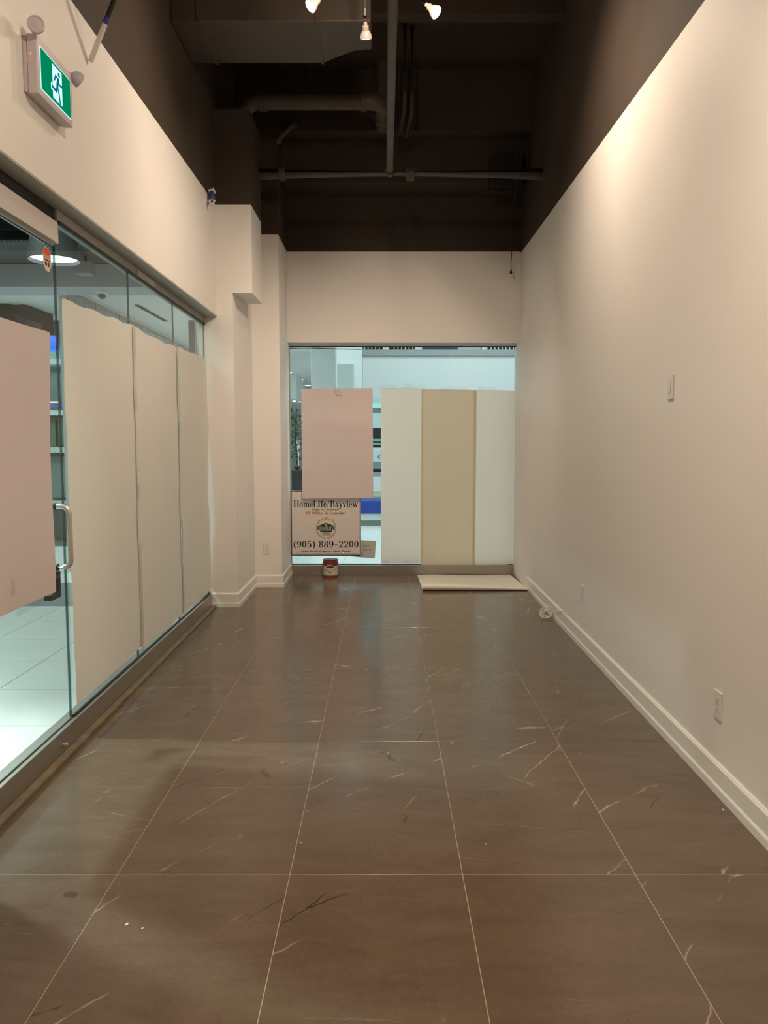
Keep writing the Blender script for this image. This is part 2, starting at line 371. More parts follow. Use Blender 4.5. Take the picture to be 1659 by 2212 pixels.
G = {
 'H': (stem(.08,0,1)+stem(.58,0,1)+rect2(.2,.47,.62,.53), .87),
 'o': (ring2(.27,X/2,.25,X/2+.01,.15,.05), .56),
 'm': (stem(.08,0,X,head=True,both=False)+stem(.40,0,.5,head=False)+stem(.72,0,.5,head=False)+ring2(.40,.47,.17,.22,.16,.09,0,PI*.85,10)+ring2(.72,.47,.17,.22,.16,.09,0,PI*.85,10), .99),
 'n': (stem(.08,0,X,both=False)+stem(.40,0,.5,head=False)+ring2(.40,.47,.17,.22,.16,.09,0,PI*.85,10), .67),
 'e': (ring2(.27,X/2,.25,X/2+.01,.15,.05,0,2*PI*.9,22)+rect2(.12,.33,.50,.39), .55),
 'L': (stem(.08,0,1)+rect2(.2,0,.64,.06)+[[(.52,.05),(.64,.05),(.66,.30),(.62,.30)]], .71),
 'i': (stem(.08,0,X,both=False)+disc2(.165,.90,.105), .36),
 'f': (stem(.10,0,.8,head=False)+rect2(.0,X-.05,.40,X)+ring2(.30,.78,.20,.23,.14,.07,.35,PI,10)+disc2(.42,.88,.07), .42),
 '/': (diag2(.0,-.05,.36,1.03,.07), .50),
 'B': (stem(.08,0,1)+ring2(.36,.745,.27,.255,.16,.055,-PI/2,PI/2,12)+ring2(.38,.265,.31,.265,.17,.055,-PI/2,PI/2,12)+rect2(.1,.945,.38,1)+rect2(.1,.49,.38,.54)+rect2(.1,0,.38,.055), .76),
 'a': (stem(.32,.04,.5,w=.15,foot=False,head=False)+ring2(.29,.47,.18,.22,.15,.06,0,PI*.9,12)+disc2(.14,.50,.075)+ring2(.22,.19,.20,.20,.14,.05)+rect2(.4,0,.55,.06), .57),
 'y': (diag2(.03,X,.24,0,.17)+diag2(.24,.02,.45,X,.06)+diag2(.24,.02,.15,-.24,.08)+disc2(.10,-.20,.085)+rect2(-.02,X-.05,.26,X)+rect2(.36,X-.05,.58,X), .56),
 'v': (diag2(.03,X,.22,0,.17)+diag2(.27,0,.45,X,.06)+rect2(-.02,X-.05,.26,X)+rect2(.36,X-.05,.58,X), .56),
 'w': (diag2(.03,X,.19,0,.15)+diag2(.25,0,.38,X,.05)+diag2(.36,X,.52,0,.15)+diag2(.58,0,.72,X,.05)+rect2(-.02,X-.05,.24,X)+rect2(.64,X-.05,.84,X), .82),
 '(': (ring2(.46,.40,.42,.68,.14,.04,PI*.70,PI*1.30,14), .40),
 ')': (ring2(-.06,.40,.42,.68,.14,.04,-PI*.30,PI*.30,14), .44),
 '9': (ring2(.28,.66,.25,.34,.15,.05)+ring2(.13,.52,.41,.52,.15,.06,-PI*.42,PI*.2,12)+disc2(.13,.08,.085), .60),
 '0': (ring2(.28,.50,.26,.51,.16,.05,n=26), .60),
 '5': (ring2(.25,.31,.28,.32,.17,.06,-PI*.62,PI*.72,16)+rect2(.10,.84,.48,1)+rect2(.08,.45,.14,1)+disc2(.11,.10,.085), .60),
 '8': (ring2(.28,.74,.22,.26,.13,.05)+ring2(.28,.27,.26,.28,.15,.05), .60),
 '2': (ring2(.27,.70,.25,.31,.16,.06,-PI*.22,PI*.9,14)+diag2(.03,.03,.36,.55,.13)+rect2(.03,0,.53,.15)+disc2(.12,.72,.085), .60),
 '-': (rect2(.06,.36,.46,.46), .55),
 'R': (stem(.08,0,1)+ring2(.36,.74,.28,.26,.16,.055,-PI/2,PI/2,12)+rect2(.1,.945,.38,1)+rect2(.1,.48,.38,.54)+diag2(.56,0,.34,.5,.18), .80),
 'l': (stem(.08,0,1,both=False), .36),
 't': (stem(.10,.02,.88,foot=False,head=False)+rect2(.0,X-.05,.38,X)+rect2(.15,0,.38,.07), .42),
 'I': (stem(.10,0,1), .42),
 'c': (ring2(.27,X/2,.25,X/2+.01,.15,.05,PI*.25,PI*1.75,18)+disc2(.42,.5,.075), .52),
 'r': (stem(.08,0,X,both=False)+ring2(.36,.45,.16,.24,.10,.10,PI*.25,PI*.9,8)+disc2(.45,.58,.08), .50),
 'k': (stem(.08,0,1,both=False)+diag2(.22,.28,.42,X,.07)+diag2(.42,0,.24,.40,.17)+rect2(.36,X-.05,.62,X), .66),
 'g': (ring2(.27,.44,.22,.25,.14,.05)+ring2(.27,-.08,.25,.19,.09,.06)+rect2(.4,X-.10,.56,X-.02), .56),
 'O': (ring2(.40,.50,.37,.52,.18,.05,n=26), .82),
 'C': (ring2(.40,.50,.37,.52,.18,.05,PI*.22,PI*1.78,22)+rect2(.62,.68,.68,.98), .76),
 'd': (ring2(.26,X/2,.24,X/2+.01,.15,.05)+stem(.34,0,1,both=False), .60),
 '#': (diag2(.10,0,.22,1,.09)+diag2(.36,0,.48,1,.09)+rect2(0,.62,.62,.70)+rect2(0,.30,.62,.38), .68),
 '1': (stem(.20,0,1,head=False)+[[(.06,.82),(.22,.88),(.22,1),(.18,1)]], .56),
 'u': (stem(.08,.14,X,foot=False,both=False)+stem(.40,0,X,both=False)+ring2(.32,.2,.24,.2,.16,.08,PI,PI*1.9,10), .67),
 'E': (stem(.08,0,1)+rect2(.2,0,.62,.06)+rect2(.2,.94,.60,1)+rect2(.2,.48,.46,.54)+rect2(.56,.05,.62,.28)+rect2(.54,.74,.60,.96), .70),
 'F': (stem(.08,0,1)+rect2(.2,.94,.60,1)+rect2(.2,.48,.46,.54)+rect2(.54,.74,.60,.96), .66),
 'M': (stem(.06,0,1,w=.07)+stem(.76,0,1)+diag2(.06,1,.38,0,.15)+diag2(.42,0,.72,1,.07), 1.05),
 'S': (ring2(.28,.74,.23,.27,.15,.05,PI*.15,PI*1.5,14)+ring2(.28,.26,.25,.28,.16,.05,-PI*.85,PI*.5,14), .58),
 'T': (stem(.26,0,1,head=False)+rect2(.02,.93,.68,1)+rect2(.02,.72,.07,1)+rect2(.63,.72,.68,1), .72),
 'A': (diag2(.02,0,.30,1,.06)+diag2(.56,0,.28,1,.17)+rect2(.16,.30,.58,.36), .80),
 'N': (stem(.06,0,1,w=.07)+stem(.60,0,1,w=.07)+diag2(.52,0,.06,1,.16), .78),
 'D': (stem(.08,0,1)+ring2(.32,.5,.44,.5,.18,.055,-PI/2,PI/2,14)+rect2(.1,.945,.34,1)+rect2(.1,0,.34,.055), .82),
 'G': (ring2(.40,.50,.37,.52,.18,.05,PI*.22,PI*1.85,22)+stem(.56,.06,.45,foot=False), .84),
 '.': (disc2(.13,.08,.09), .28), ',': (disc2(.13,.08,.09)+diag2(.06,-.18,.14,.05,.08), .28), '*': (disc2(.13,.78,.10), .28),
 ' ': ([], .34),
}
def glyph_width(s, sp=0): return sum(G[c][1] + sp for c in s) - sp
def letters(bm, s, x0, x1, y, z, h, thick=.0012, caps_small=False, mi=0, height_first=None):
    """serif lettering on a plane facing -Y, fitted between x0 and x1, baseline z, cap height h"""
    wd = glyph_width(s); k = (x1 - x0) / wd; cx = 0
    for i, c in enumerate(s):
        polys, adv = G[c]
        for p in polys:
            pts = [(x0 + (cx + px) * k, y, z + pz * h) for px, pz in p]
            if len({(round(a, 6), round(b, 6)) for a, _, b in pts}) >= 3: prism(bm, pts, (0, thick, 0), mi)
        cx += adv
def plain_text(s, size, shear=0.0, sx=1.0, align='CENTER', extr=.0006, bold=0.0):
    """bmesh of a line of plain type in the XZ plane (facing -Y), centred at the origin"""
    c = bpy.data.curves.new('type', 'FONT'); c.body = s; c.size = size; c.shear = shear; c.align_x = align
    c.extrude = extr; c.resolution_u = 2; c.offset = bold
    o = bpy.data.objects.new('type', c); COL.objects.link(o)
    dg = bpy.context.evaluated_depsgraph_get(); me = bpy.data.meshes.new_from_object(o.evaluated_get(dg))
    bpy.data.objects.remove(o); bpy.data.curves.remove(c)
    bm = BM(); bm.from_mesh(me); bpy.data.meshes.remove(me)
    for v in bm.verts: v.co = Vector((v.co.x * sx, -v.co.z, v.co.y))
    return bm
def moved(bm, vec, rot=None):
    if rot is not None: bmesh.ops.transform(bm, matrix=rot, verts=bm.verts[:])
    bmesh.ops.translate(bm, verts=bm.verts[:], vec=Vector(vec)); return bm

# ================================================================== THE SHOP: structure
def FX(y, off=0.0): return -1.565 - .010 * (y - 3.0) + off        # plane of the glass front on the left
def RX(y): return 1.430 + .0100 * (y - 2.75)                         # face of the right wall
CEIL = 5.2
Y0 = -2.0

# floor: grout bed with porcelain tiles
bm = BM(); box(bm, -1.60, 1.60, Y0, 8.78, -.10, -.0015)
floor = struct(finish('floor', bm, M['grout']))
xs = [-1.527 + .6 * k for k in range(6)]; xs[0] = -1.535; xs[-1] = 1.50
ys = [2.55 + 1.2 * k for k in range(-4, 7)]; ys[0] = Y0; ys[-1] = 8.75
gap = .0016
tile_mesh = {}
for i in range(len(xs) - 1):
    for j in range(len(ys) - 1):
        w, l = xs[i+1] - xs[i] - 2*gap, ys[j+1] - ys[j] - 2*gap
        key = (round(w, 3), round(l, 3))
        if key not in tile_mesh:
            bm = BM(); box(bm, -w/2, w/2, -l/2, l/2, -.0095, 0)
            bmesh.ops.bevel(bm, geom=[e for e in bm.edges if all(v.co.z > -.001 for v in e.verts)], offset=.0007, segments=1, affect='EDGES')
            me = bpy.data.meshes.new('tile'); bm.to_mesh(me); bm.free(); me.materials.append(M['tile']); tile_mesh[key] = me
        o = bpy.data.objects.new('tile', tile_mesh[key]); COL.objects.link(o)
        place(o, ((xs[i]+xs[i+1])/2, (ys[j]+ys[j+1])/2, rnd.uniform(-.0003, 0)), floor)

# ceiling deck with two downstand beams
bm = BM(); box(bm, -1.9, 1.8, Y0 - .2, 8.9, CEIL, CEIL + .12)
ceiling = struct(finish('ceiling', bm, M['dark_paint']))
bm = BM(); box(bm, -1.48, 1.52, 7.98, 8.19, 4.60, CEIL); finish('ceiling_beam', bm, M['dark_paint'], ceiling, bevel=.006)
bm = BM(); box(bm, -1.06, 1.52, 8.20, 8.62, 4.17, CEIL); finish('ceiling_beam', bm, M['dark_paint'], ceiling, bevel=.006)
bm = BM(); box(bm, -1.48, 1.50, 6.55, 6.68, 4.95, CEIL); finish('ceiling_beam', bm, M['dark_paint'], ceiling, bevel=.006)

# left wall above the glass front (white below, dark paint above)
bm = BM()
PL = 3.58
box(bm, -1.65, -1.48, 2.53, 6.95, 2.62, PL, 0); box(bm, -1.65, -1.48, 2.53, 6.95, PL, CEIL, 1)
box(bm, -1.65, -1.48, Y0, 2.53, 0, PL, 0); box(bm, -1.65, -1.48, Y0, 2.53, PL, CEIL, 1)
struct(finish('wall_left', bm, [M['white_wall'], M['dark_paint']]))
# soffit trim behind the wall edge
bm = BM(); box(bm, -1.649, -1.481, 2.53, 6.95, 2.6115, 2.6195)
struct(finish('trim_1', bm, M['grey_frame']))

# front wall behind the camera
bm = BM(); box(bm, -1.65, 1.7, Y0 - .12, Y0, 0, PL, 0); box(bm, -1.65, 1.7, Y0 - .12, Y0, PL, CEIL, 1)
struct(finish('wall_front', bm, [M['white_wall'], M['dark_paint']]))

# right wall
def rz(y): return 3.475 + .0172 * (y - 3.87)
bm = BM()
ya, yb = Y0, 8.9
for z0a, z0b, z1a, z1b, mi in ((0, 0, rz(ya), rz(yb), 0), (rz(ya), rz(yb), CEIL, CEIL, 1)):
    prism(bm, [(RX(ya), ya, z0a), (RX(yb), yb, z0b), (RX(yb), yb, z1b), (RX(ya), ya, z1a)], (.15, 0, 0), mi)
struct(finish('wall_right', bm, [M['white_wall'], M['dark_paint']]))
bm = BM(); prism(bm, [(RX(7.62) + .0005, 7.62, 0), (RX(7.96) - .014, 7.96, 0), (RX(8.72) - .014, 8.72, 0), (RX(8.72) + .004, 8.72, 0), (RX(7.62) + .004, 7.62, 0)], (0, 0, 2.60))
struct(finish('trim_2', bm, M['white_wall']))

# pillar at the end of the glass front, with its boxed-out upper half
bm = BM()
box(bm, -1.65, -1.34, 6.95, 7.94, 0, 2.82, 0)
box(bm, -1.65, -1.165, 6.95, 7.50, 2.82, 3.575, 0); box(bm, -1.65, -1.34, 7.50, 7.94, 2.82, 3.575, 0)
box(bm, -1.65, -1.165, 6.95, 7.50, 3.575, 4.38, 1); box(bm, -1.65, -1.34, 7.50, 7.94, 3.575, 4.38, 1); box(bm, -1.65, -1.48, 6.95, 7.94, 4.38, CEIL, 1)
struct(finish('wall_pillar', bm, [M['white_wall'], M['dark_paint']]))
bm = BM()
box(bm, -1.65, -1.062, 7.93, 8.80, 0, 3.58, 0); box(bm, -1.65, -1.062, 7.93, 8.80, 3.58, CEIL, 1)
struct(finish('wall_recess', bm, [M['white_wall'], M['dark_paint']]))

# back wall above the window
bm = BM()
box(bm, -1.07, 1.56, 8.60, 8.84, 2.602, 3.575, 0); box(bm, -1.07, 1.56, 8.60, 8.84, 3.575, CEIL, 1)
struct(finish('wall_back', bm, [M['white_wall'], M['dark_paint']]))

# baseboards
prof = [(0, 0), (.020, 0), (.020, .034), (.016, .042), (.0135, .042), (.0135, .118), (.006, .130), (0, .130)]
bm = BM(); sweep(bm, [(-1.57, 6.95), (-1.34, 6.95), (-1.34, 7.93), (-1.062, 7.93), (-1.062, 8.66)], prof)
struct(finish('baseboard_left', bm, M['white_trim']))
bm = BM(); sweep(bm, [(RX(7.90), 7.90), (RX(Y0), Y0)], prof)
struct(finish('baseboard_right', bm, M['white_trim']))

# ------------------------------------------------------------------ the glass front on the left
win1 = empty_struct('window_1', (FX(5.3), 5.3, 0))
def fprism(bm, y0, y1, o0, o1, z0, z1, mi=0):
    prism(bm, [(FX(y0, o0), y0, z0), (FX(y0, o1), y0, z0), (FX(y0, o1), y0, z1), (FX(y0, o0), y0, z1)],
          (FX(y1) - FX(y0), y1 - y0, 0), mi)
def pane(y0, y1, z0, z1, parent):
    bm = BM(); t = .006
    a = [(FX(y0, -t), y0, z0), (FX(y0, t), y0, z0), (FX(y0, t), y0, z1), (FX(y0, -t), y0, z1)]
    fs = prism(bm, a, (FX(y1) - FX(y0), y1 - y0, 0), 0)
    fs[0].material_index = 1; fs[1].material_index = 1
    for f in fs[2:]:
        f.normal_update()
        if abs(f.normal.z) > .5: f.material_index = 1
    return finish('glass_pane', bm, [M['glass'], M['glass_edge']], parent)
for y0, y1 in ((3.760, 4.848), (4.853, 5.898), (5.903, 6.945)):
    pane(y0, y1, .105, 2.56, win1)
bm = BM(); fprism(bm, 2.53, 6.95, -.045, .035, 0, .122); finish('sill', bm, M['alu'], win1, bevel=.0015)
bm = BM(); fprism(bm, 3.76, 6.95, .0065, .016, .1215, .134); finish('gasket', bm, M['black'], win1)
bm = BM(); fprism(bm, 3.80, 6.95, -.05, .004, 2.556, 2.611); finish('head_channel', bm, M['grey_frame'], win1, bevel=.002)
bm = BM(); fprism(bm, 3.80, 6.95, .004, .016, 2.538, 2.556); finish('gasket', bm, M['black'], win1)
bm = BM(); fprism(bm, 5.05, 5.42, .004, .010, 2.558, 2.600); finish('cover_plate', bm, M['plastic_grey'], win1, bevel=.001)
bm = BM(); fprism(bm, 2.531, 6.94, .0355, .072, 0, .017); strip = finish('trim_3', bm, M['wood_strip'], bevel=.003); struct(strip)

# glass door with header box, pull handle and lock
door = empty_struct('door_1', (FX(3.2), 3.2, 0))
pane(2.56, 3.754, .118, 2.432, door)
bm = BM(); fprism(bm, 2.531, 3.79, -.06, .012, 2.445, 2.545); finish('header_box', bm, M['plastic_grey'], door, bevel=.003)
bm = BM(); fprism(bm, 2.56, 3.745, -.010, .010, 2.424, 2.4445); finish('top_rail', bm, M['alu'], door, bevel=.002)
bm = BM(); fprism(bm, 2.531, 3.79, -.06, -.004, 2.5455, 2.611); finish('header_gap_dark', bm, M['black_plastic'], door)  # black strip stands in for the dark gap above the header box
bm = BM(); fprism(bm, 2.56, 3.74, .0062, .0085, 2.412, 2.418); finish('door_gasket', bm, M['black'], door)
bm = BM(); fprism(bm, 2.56, 3.76, .0065, .012, .1215, .126); finish('threshold_seal', bm, M['black'], door)
hy = 3.640
pth = [Vector((FX(hy, .006), hy, .902))]
pth += arc((FX(hy, .040), hy, .937), .035, -PI/2, 0, 6, (1,0,0), (0,0,1))
pth += arc((FX(hy, .040), hy, 1.158), .035, 0, PI/2, 6, (1,0,0), (0,0,1))
pth += [Vector((FX(hy, .006), hy, 1.193))]
bm = BM(); tube(bm, pth, .0125, 14); h = finish('handle', bm, M['alu_light'], door, smooth=True, label='brushed metal D-shaped pull handle')
for zz in (.902, 1.193):
    bm = BM(); lathe(bm, [(.017, .0065), (.017, .014), (.0145, .016)], (FX(hy), hy, zz), (1,0,0), 18); finish('handle_collar', bm, M['black_plastic'], h, smooth=True)
bm = BM(); fprism(bm, 3.60, 3.715, -.045, -.007, .745, .772); fprism(bm, 3.685, 3.715, -.045, -.007, .7721, .872)
finish('lock', bm, M['black_plastic'], door, bevel=.003)

# octagonal security sticker on the door glass
yc, zc = 3.662, 2.343
def oct_poly(sy, sz, x, yc=yc, zc=zc):
    return [(FX(yc + a*sy, x), yc + a*sy, zc + b*sz) for a, b in ((-.42,1),(.42,1),(1,.45),(1,-.45),(.42,-1),(-.42,-1),(-1,-.45),(-1,.45))]
red = mat('orange_red_print', (.75, .10, .03), .4); pink = mat('pale_pink_print', (.82, .60, .52), .4); salmon = mat('salmon_print', (.78, .30, .17), .4); ink = mat('black_ink', (.012, .012, .012), .5)
bm = BM(); prism(bm, oct_poly(.043, .054, .0064), (.0006, 0, 0)); stk = finish('security_sticker', bm, pink)
tag(stk, 'small octagonal orange and white warning sticker high on the glass door', 'sticker')
bm = BM(); k = .94
prism(bm, [(FX(yc+a*.043*k, .0072), yc+a*.043*k, zc+b*.054*k) for a, b in ((-.42,1),(.42,1),(1,.45),(1,.40),(-1,.40),(-1,.45))], (.0004,0,0)); finish('upper_print', bm, red, stk)
bm = BM(); prism(bm, [(FX(yc+a*.043*k, .0072), yc+a*.043*k, zc+b*.054*k) for a, b in ((-1,.395),(1,.395),(1,.08),(-1,.08))], (.0004,0,0)); finish('middle_print', bm, salmon, stk)
bm = BM()
for a0, a1, b0, b1 in ((-.75, .75, -.02, -.13),):
    prism(bm, [(FX(yc+a*.043, .0072), yc+a*.043, zc+b*.054) for a, b in ((a0,b0),(a1,b0),(a1,b1),(a0,b1))], (.0004,0,0))
for cy in (-.34, .34):
    pts = [(cy + .26*math.cos(t), -.40 + .20*math.sin(t)) for t in [2*PI*i/14 for i in range(14)]]
    prism(bm, [(FX(yc+a*.043, .0072), yc+a*.043, zc+b*.054) for a, b in pts], (.0004,0,0))
finish('camera_mark', bm, ink, stk)
bm = BM()
for cy in (.08, .62):
    pts = [(cy + .13*math.cos(t), -.40 + .10*math.sin(t)) for t in [2*PI*i/12 for i in range(12)]]
    prism(bm, [(FX(yc+a*.043, .0078), yc+a*.043, zc+b*.054) for a, b in pts], (.0003,0,0))
finish('camera_lens_mark', bm, pink, stk)

# ------------------------------------------------------------------ back window
win2 = empty_struct('window_2', (.2, 8.72, 0))
def bpane(x0, x1):
    bm = BM(); fs = box(bm, x0, x1, 8.714, 8.726, .112, 2.570)
    for i in (0, 1, 3, 5): fs[i].material_index = 1
    return finish('glass_pane', bm, [M['glass'], M['glass_edge']], win2)
bpane(-1.060, -.2455); bpane(-.2415, .5835); bpane(.5875, 1.488)
bm = BM(); box(bm, -1.061, 1.489, 8.66, 8.80, 0, .112); finish('sill', bm, M['alu'], win2, bevel=.0015)
bm = BM(); box(bm, -1.061, 1.489, 8.705, 8.713, .1125, .120); finish('gasket', bm, M['black'], win2)
bm = BM(); box(bm, -1.061, 1.489, 8.685, 8.80, 2.574, 2.6015); finish('head_channel', bm, M['plastic_white'], win2, bevel=.002)
bm = BM(); box(bm, -1.061, 1.489, 8.704, 8.736, 2.564, 2.5735); finish('gasket', bm, M['black'], win2)
bm = BM(); tube(bm, [(-1.058, 8.708, 2.551), (-.75, 8.708, 2.552), (-.62, 8.706, 2.545), (-.40, 8.706, 2.541), (-.255, 8.707, 2.538)], .0048, 8)
finish('loose_gasket', bm, M['black'], win2, smooth=True)
bm = BM(); box(bm, 1.474, 1.4885, 8.70, 8.735, .112, 2.574); finish('edge_bead', bm, M['plastic_white'], win2)
bm = BM(); box(bm, -1.061, -1.05, 8.70, 8.735, .112, 2.574); finish('edge_bead', bm, M['alu'], win2)

# ================================================================== papers on the glass
def tape_strip(parent, y0, z0, y1, z1, off, w=.02):
    bm = BM(); d = Vector((0, y1-y0, z1-z0)).normalized(); n = Vector((0, -d.z, d.y)) * w
    a = Vector((FX(y0, off), y0, z0)); b = Vector((FX(y1, off), y1, z1))
    m_ = (a + b) / 2 + Vector((.002, 0, 0)) 
    prism(bm, [a - n, m_ - n*.9, b - n, b + n, m_ + n*.8, a + n], (.0006, 0, 0)); finish('tape', bm, M['tape'], parent)

def front_sheet(y0, y1, ztop, zbot, label, seed, off, ripple=1.0, sag=0.0):
    r = random.Random(seed); ph = [r.uniform(0, 6.28) for _ in range(8)]
    def fn(u, v):
        y = y0 + (y1 - y0) * u
        zt = ztop(u) if callable(ztop) else ztop; zb = zbot(u) if callable(zbot) else zbot
        z = zb + (zt - zb) * v
        edge = (math.exp(-u*14) + math.exp(-(1-u)*14))
        wv = .0022*ripple*(math.sin(2.1*v*6.28+ph[0]) * math.sin(u*7+ph[1])) + .004*ripple*edge*(.5+.5*math.sin(5*v*6.28+ph[2]))
        wv += .003*ripple*math.exp(-(1-v)*18)*(1+math.sin(u*23+ph[3])) + .004*ripple*math.exp(-v*16)*(1+math.sin(u*15+ph[4]))
        y += sag * math.exp(-(1-u)*10) * math.sin(v*9+ph[5]) * .5
        return Vector((FX(y, off + .0022*ripple + wv), y, z))
    bm = BM(); sheet(bm, fn, 26, 34, .0008, (1, 0, 0))
    o = finish('paper_sheet', bm, M['paper'], smooth=True); tag(o, label, 'paper', 'white paper sheets taped inside the glass front'); return o

s1 = front_sheet(3.80, 4.90, lambda u: 2.19 + .035*u + .006*math.sin(u*21), lambda u: .168 + .010*u + .004*math.sin(u*9), 'white paper sheet nearest the glass door, taped over the glass front', 11, .0085)
s2 = front_sheet(4.87, 5.94, lambda u: 2.222 - .012*u*(1-u)*4 + .005*math.sin(u*17), lambda u: .160 + .006*math.sin(u*8+1), 'middle white paper sheet on the glass front, between two taped seams', 12, .0145)
s3 = front_sheet(5.91, 6.925, lambda u: 2.222 + .016*u + .004*math.sin(u*14), lambda u: .150 + .03*u + .010*math.sin(u*7), 'white paper sheet on the glass front beside the white pillar, edge curling loose', 13, .0205, 1.5, .045)
for s, (ya, za, yb, zb) in ((s1, (3.85, 2.205, 4.05, 2.222)), (s1, (4.22, 2.225, 4.50, 2.238)), (s1, (4.62, 2.236, 4.86, 2.246)),
                            (s2, (4.96, 2.232, 5.16, 2.236)), (s2, (5.30, 2.224, 5.52, 2.228)), (s2, (5.70, 2.228, 5.90, 2.238)),
                            (s3, (6.05, 2.238, 6.25, 2.240)), (s3, (6.50, 2.242, 6.80, 2.250)),
                            (s2, (5.30, .150, 5.6, .153)), (s3, (6.2, .155, 6.6, .16))):
    tape_strip(s, ya, za, yb, zb, .030 if s is s3 else .022, .012)
for s, yy, zz, ln in ((s2, 4.885, 1.18, .05), (s3, 5.925, 1.9, .35), (s2, 4.885, 2.0, .3), (s3, 5.925, .55, .35), (s2, 4.885, .5, .35)):
    tape_strip(s, yy, zz - ln, yy + .003, zz + ln, .030 if s is s3 else .024, .020)

def door_fn(u, v):
    y = 2.72 + (3.602 - .035*(1-v) - 2.72) * u; z = .797 + 1.205 * v - .006*(1-u)
    return Vector((FX(y, .0135 + .004*math.sin(v*7+1)*(.3+u) + .012*u**6), y, z))
bm = BM(); sheet(bm, door_fn, 14, 20, .001, (1, 0, 0))
dp = finish('poster_board', bm, M['poster'], smooth=True); tag(dp, 'pinkish white poster board taped to the glass door beside its pull handle', 'poster board')
tape_strip(dp, 3.30, 2.012, 3.56, 2.016, .014, .018); tape_strip(dp, 3.16, .86, 3.165, .93, .0215, .018)
tape_strip(dp, 3.20, .78, 3.46, .784, .016, .018); tape_strip(dp, 3.600, 1.44, 3.63, 1.50, .020, .03)

def back_sheet(x0, x1, z0, z1, y, m, label, seed, wob=.003, bot=None, top=None):
    r = random.Random(seed); a, b, c = [r.uniform(0, 6.28) for _ in range(3)]
    def fn(u, v):
        xx = x0 + (x1-x0)*u; zb = z0 + (bot(u) if bot else 0); zt = z1 + (top(u) if top else 0)
        return Vector((xx, y - wob*(1 + math.sin(v*6+a)*math.sin(u*4+b)) - wob*.8*math.exp(-v*15)*(1+math.sin(u*11+c)), zb + (zt-zb)*v))
    bm = BM(); sheet(bm, fn, 14, 24, .0008, (0, -1, 0)); o = finish('paper_sheet', bm, m, smooth=True)
    tag(o, label, 'paper', 'paper sheets taped inside the back window'); return o
b1 = back_sheet(-.035, .440, .130, 2.112, 8.706, M['paper_back'], 'plain white paper strip next to the clear gap of the back window', 3, .0015, top=lambda u: -.004*math.sin(u*9))
b2 = back_sheet(.420, 1.035, .096, 2.098, 8.690, M['paper_tan'], 'cream paper strip between two whiter strips on the back window', 4, .003, bot=lambda u: -.006+.012*math.sin(u*5), top=lambda u: -.008*u)
b3 = back_sheet(1.005, 1.470, .110, 2.090, 8.700, M['paper_back'], 'white paper strip on the back window touching the right wall', 5, .0025, bot=lambda u: .05*max(0,u-.75), top=lambda u: -.05*max(0, u-.8))
def pb_fn(u, v):
    x = -.925 + .798*u + .006*(1-v)*(1-2*0); z = .876 + 1.226*v + .008*u
    return Vector((x, 8.640 + .035*v - .010*(v > 0)*math.exp(-((v-.68)/.10)**2) , z))
bm = BM(); sheet(bm, pb_fn, 8, 30, .0012, (0, -1, 0)); pb = finish('poster_board', bm, M['poster'], smooth=True)
tag(pb, 'large pinkish poster board hung on the back window above the estate sign', 'poster board')
bm = BM(); prism(bm, [(-.562, 8.668, 2.108), (-.512, 8.668, 2.108), (-.468, 8.661, 2.030), (-.500, 8.661, 2.022), (-.532, 8.661, 2.034)], (0, -.0006, 0)); finish('tape', bm, mat('matte_tape', (.58, .49, .46), .35), pb)
def clip_tape(parent, x0, x1, z0, z1, y):
    bm = BM(); n = 6; r = random.Random(int(x0*999))
    prism(bm, [(x0+(x1-x0)*i/n, y, z0 + r.uniform(-.006, .006)) for i in range(n+1)] + [(x1-(x1-x0)*i/n, y - r.uniform(0,.004), z1 + r.uniform(-.012, .012)) for i in range(n+1)], (0, -.0006, 0)); finish('tape', bm, M['tape'], parent)
clip_tape(b1, -.08, .14, 2.10, 2.145, 8.700); clip_tape(b1, .22, .46, 2.105, 2.15, 8.700)
clip_tape(b2, .62, .95, 2.08, 2.12, 8.684); clip_tape(b3, 1.05, 1.25, 2.08, 2.125, 8.694)
clip_tape(b1, -.01, .07, .125, .16, 8.698); clip_tape(b1, .22, .40, .128, .15, 8.698)

# ================================================================== estate sign on the back window
SY = 8.697
def sX(zx): return -1.062 + (620 + zx/9.76 - 627) * .005245
def sZ(zy): return .962 - (1060 + zy/9.76 - 1061) * .00532
board = mat('sign_board_white', (.71, .67, .64), .45)
gold = mat('gold_print', (.62, .36, .07), .5); gold_d = mat('dark_gold_print', (.42, .25, .08), .5)
green_ink = mat('dark_green_ink', (.02, .045, .03), .5); red_ink = mat('dark_red_ink', (.45, .03, .03), .5); silver_ink = mat('silver_print', (.62, .64, .58), .5)
bm = BM(); box(bm, sX(72), sX(1558), SY, SY + .005, sZ(1380), sZ(8))
sign = tag(finish('estate_sign', bm, board), 'printed estate agency sign with black border at the foot of the back window', 'sign')
bm = BM(); bw = .0100; e = SY - .0008
x0, x1, z0, z1 = sX(78), sX(1552), sZ(1374), sZ(14)
for a, b, c, d in ((x0, x1, z0, z0+bw), (x0, x1, z1-bw, z1), (x0, x0+bw, z0, z1), (x1-bw, x1, z0, z1)): box(bm, a, b, e, SY - .0001, c, d)
finish('border', bm, ink, sign)
def line(name, s, zx0, zx1, zb, zt, m):
    bm = BM(); letters(bm, s, sX(zx0), sX(zx1), e - .0004, sZ(zb), sZ(zt) - sZ(zb), .0012); return finish(name, bm, m, sign, kind='stuff')
line('lettering', 'HomeLife/Bayview', 137, 1492, 358, 214, ink)
line('lettering', 'Realty Inc., Brokerage', 530, 1092, 420, 384, ink)
line('lettering', '#1 Office in Canada**', 388, 1242, 500, 449, red_ink)
line('phone_number', '(905) 889-2200', 122, 1515, 1200, 1060, ink)
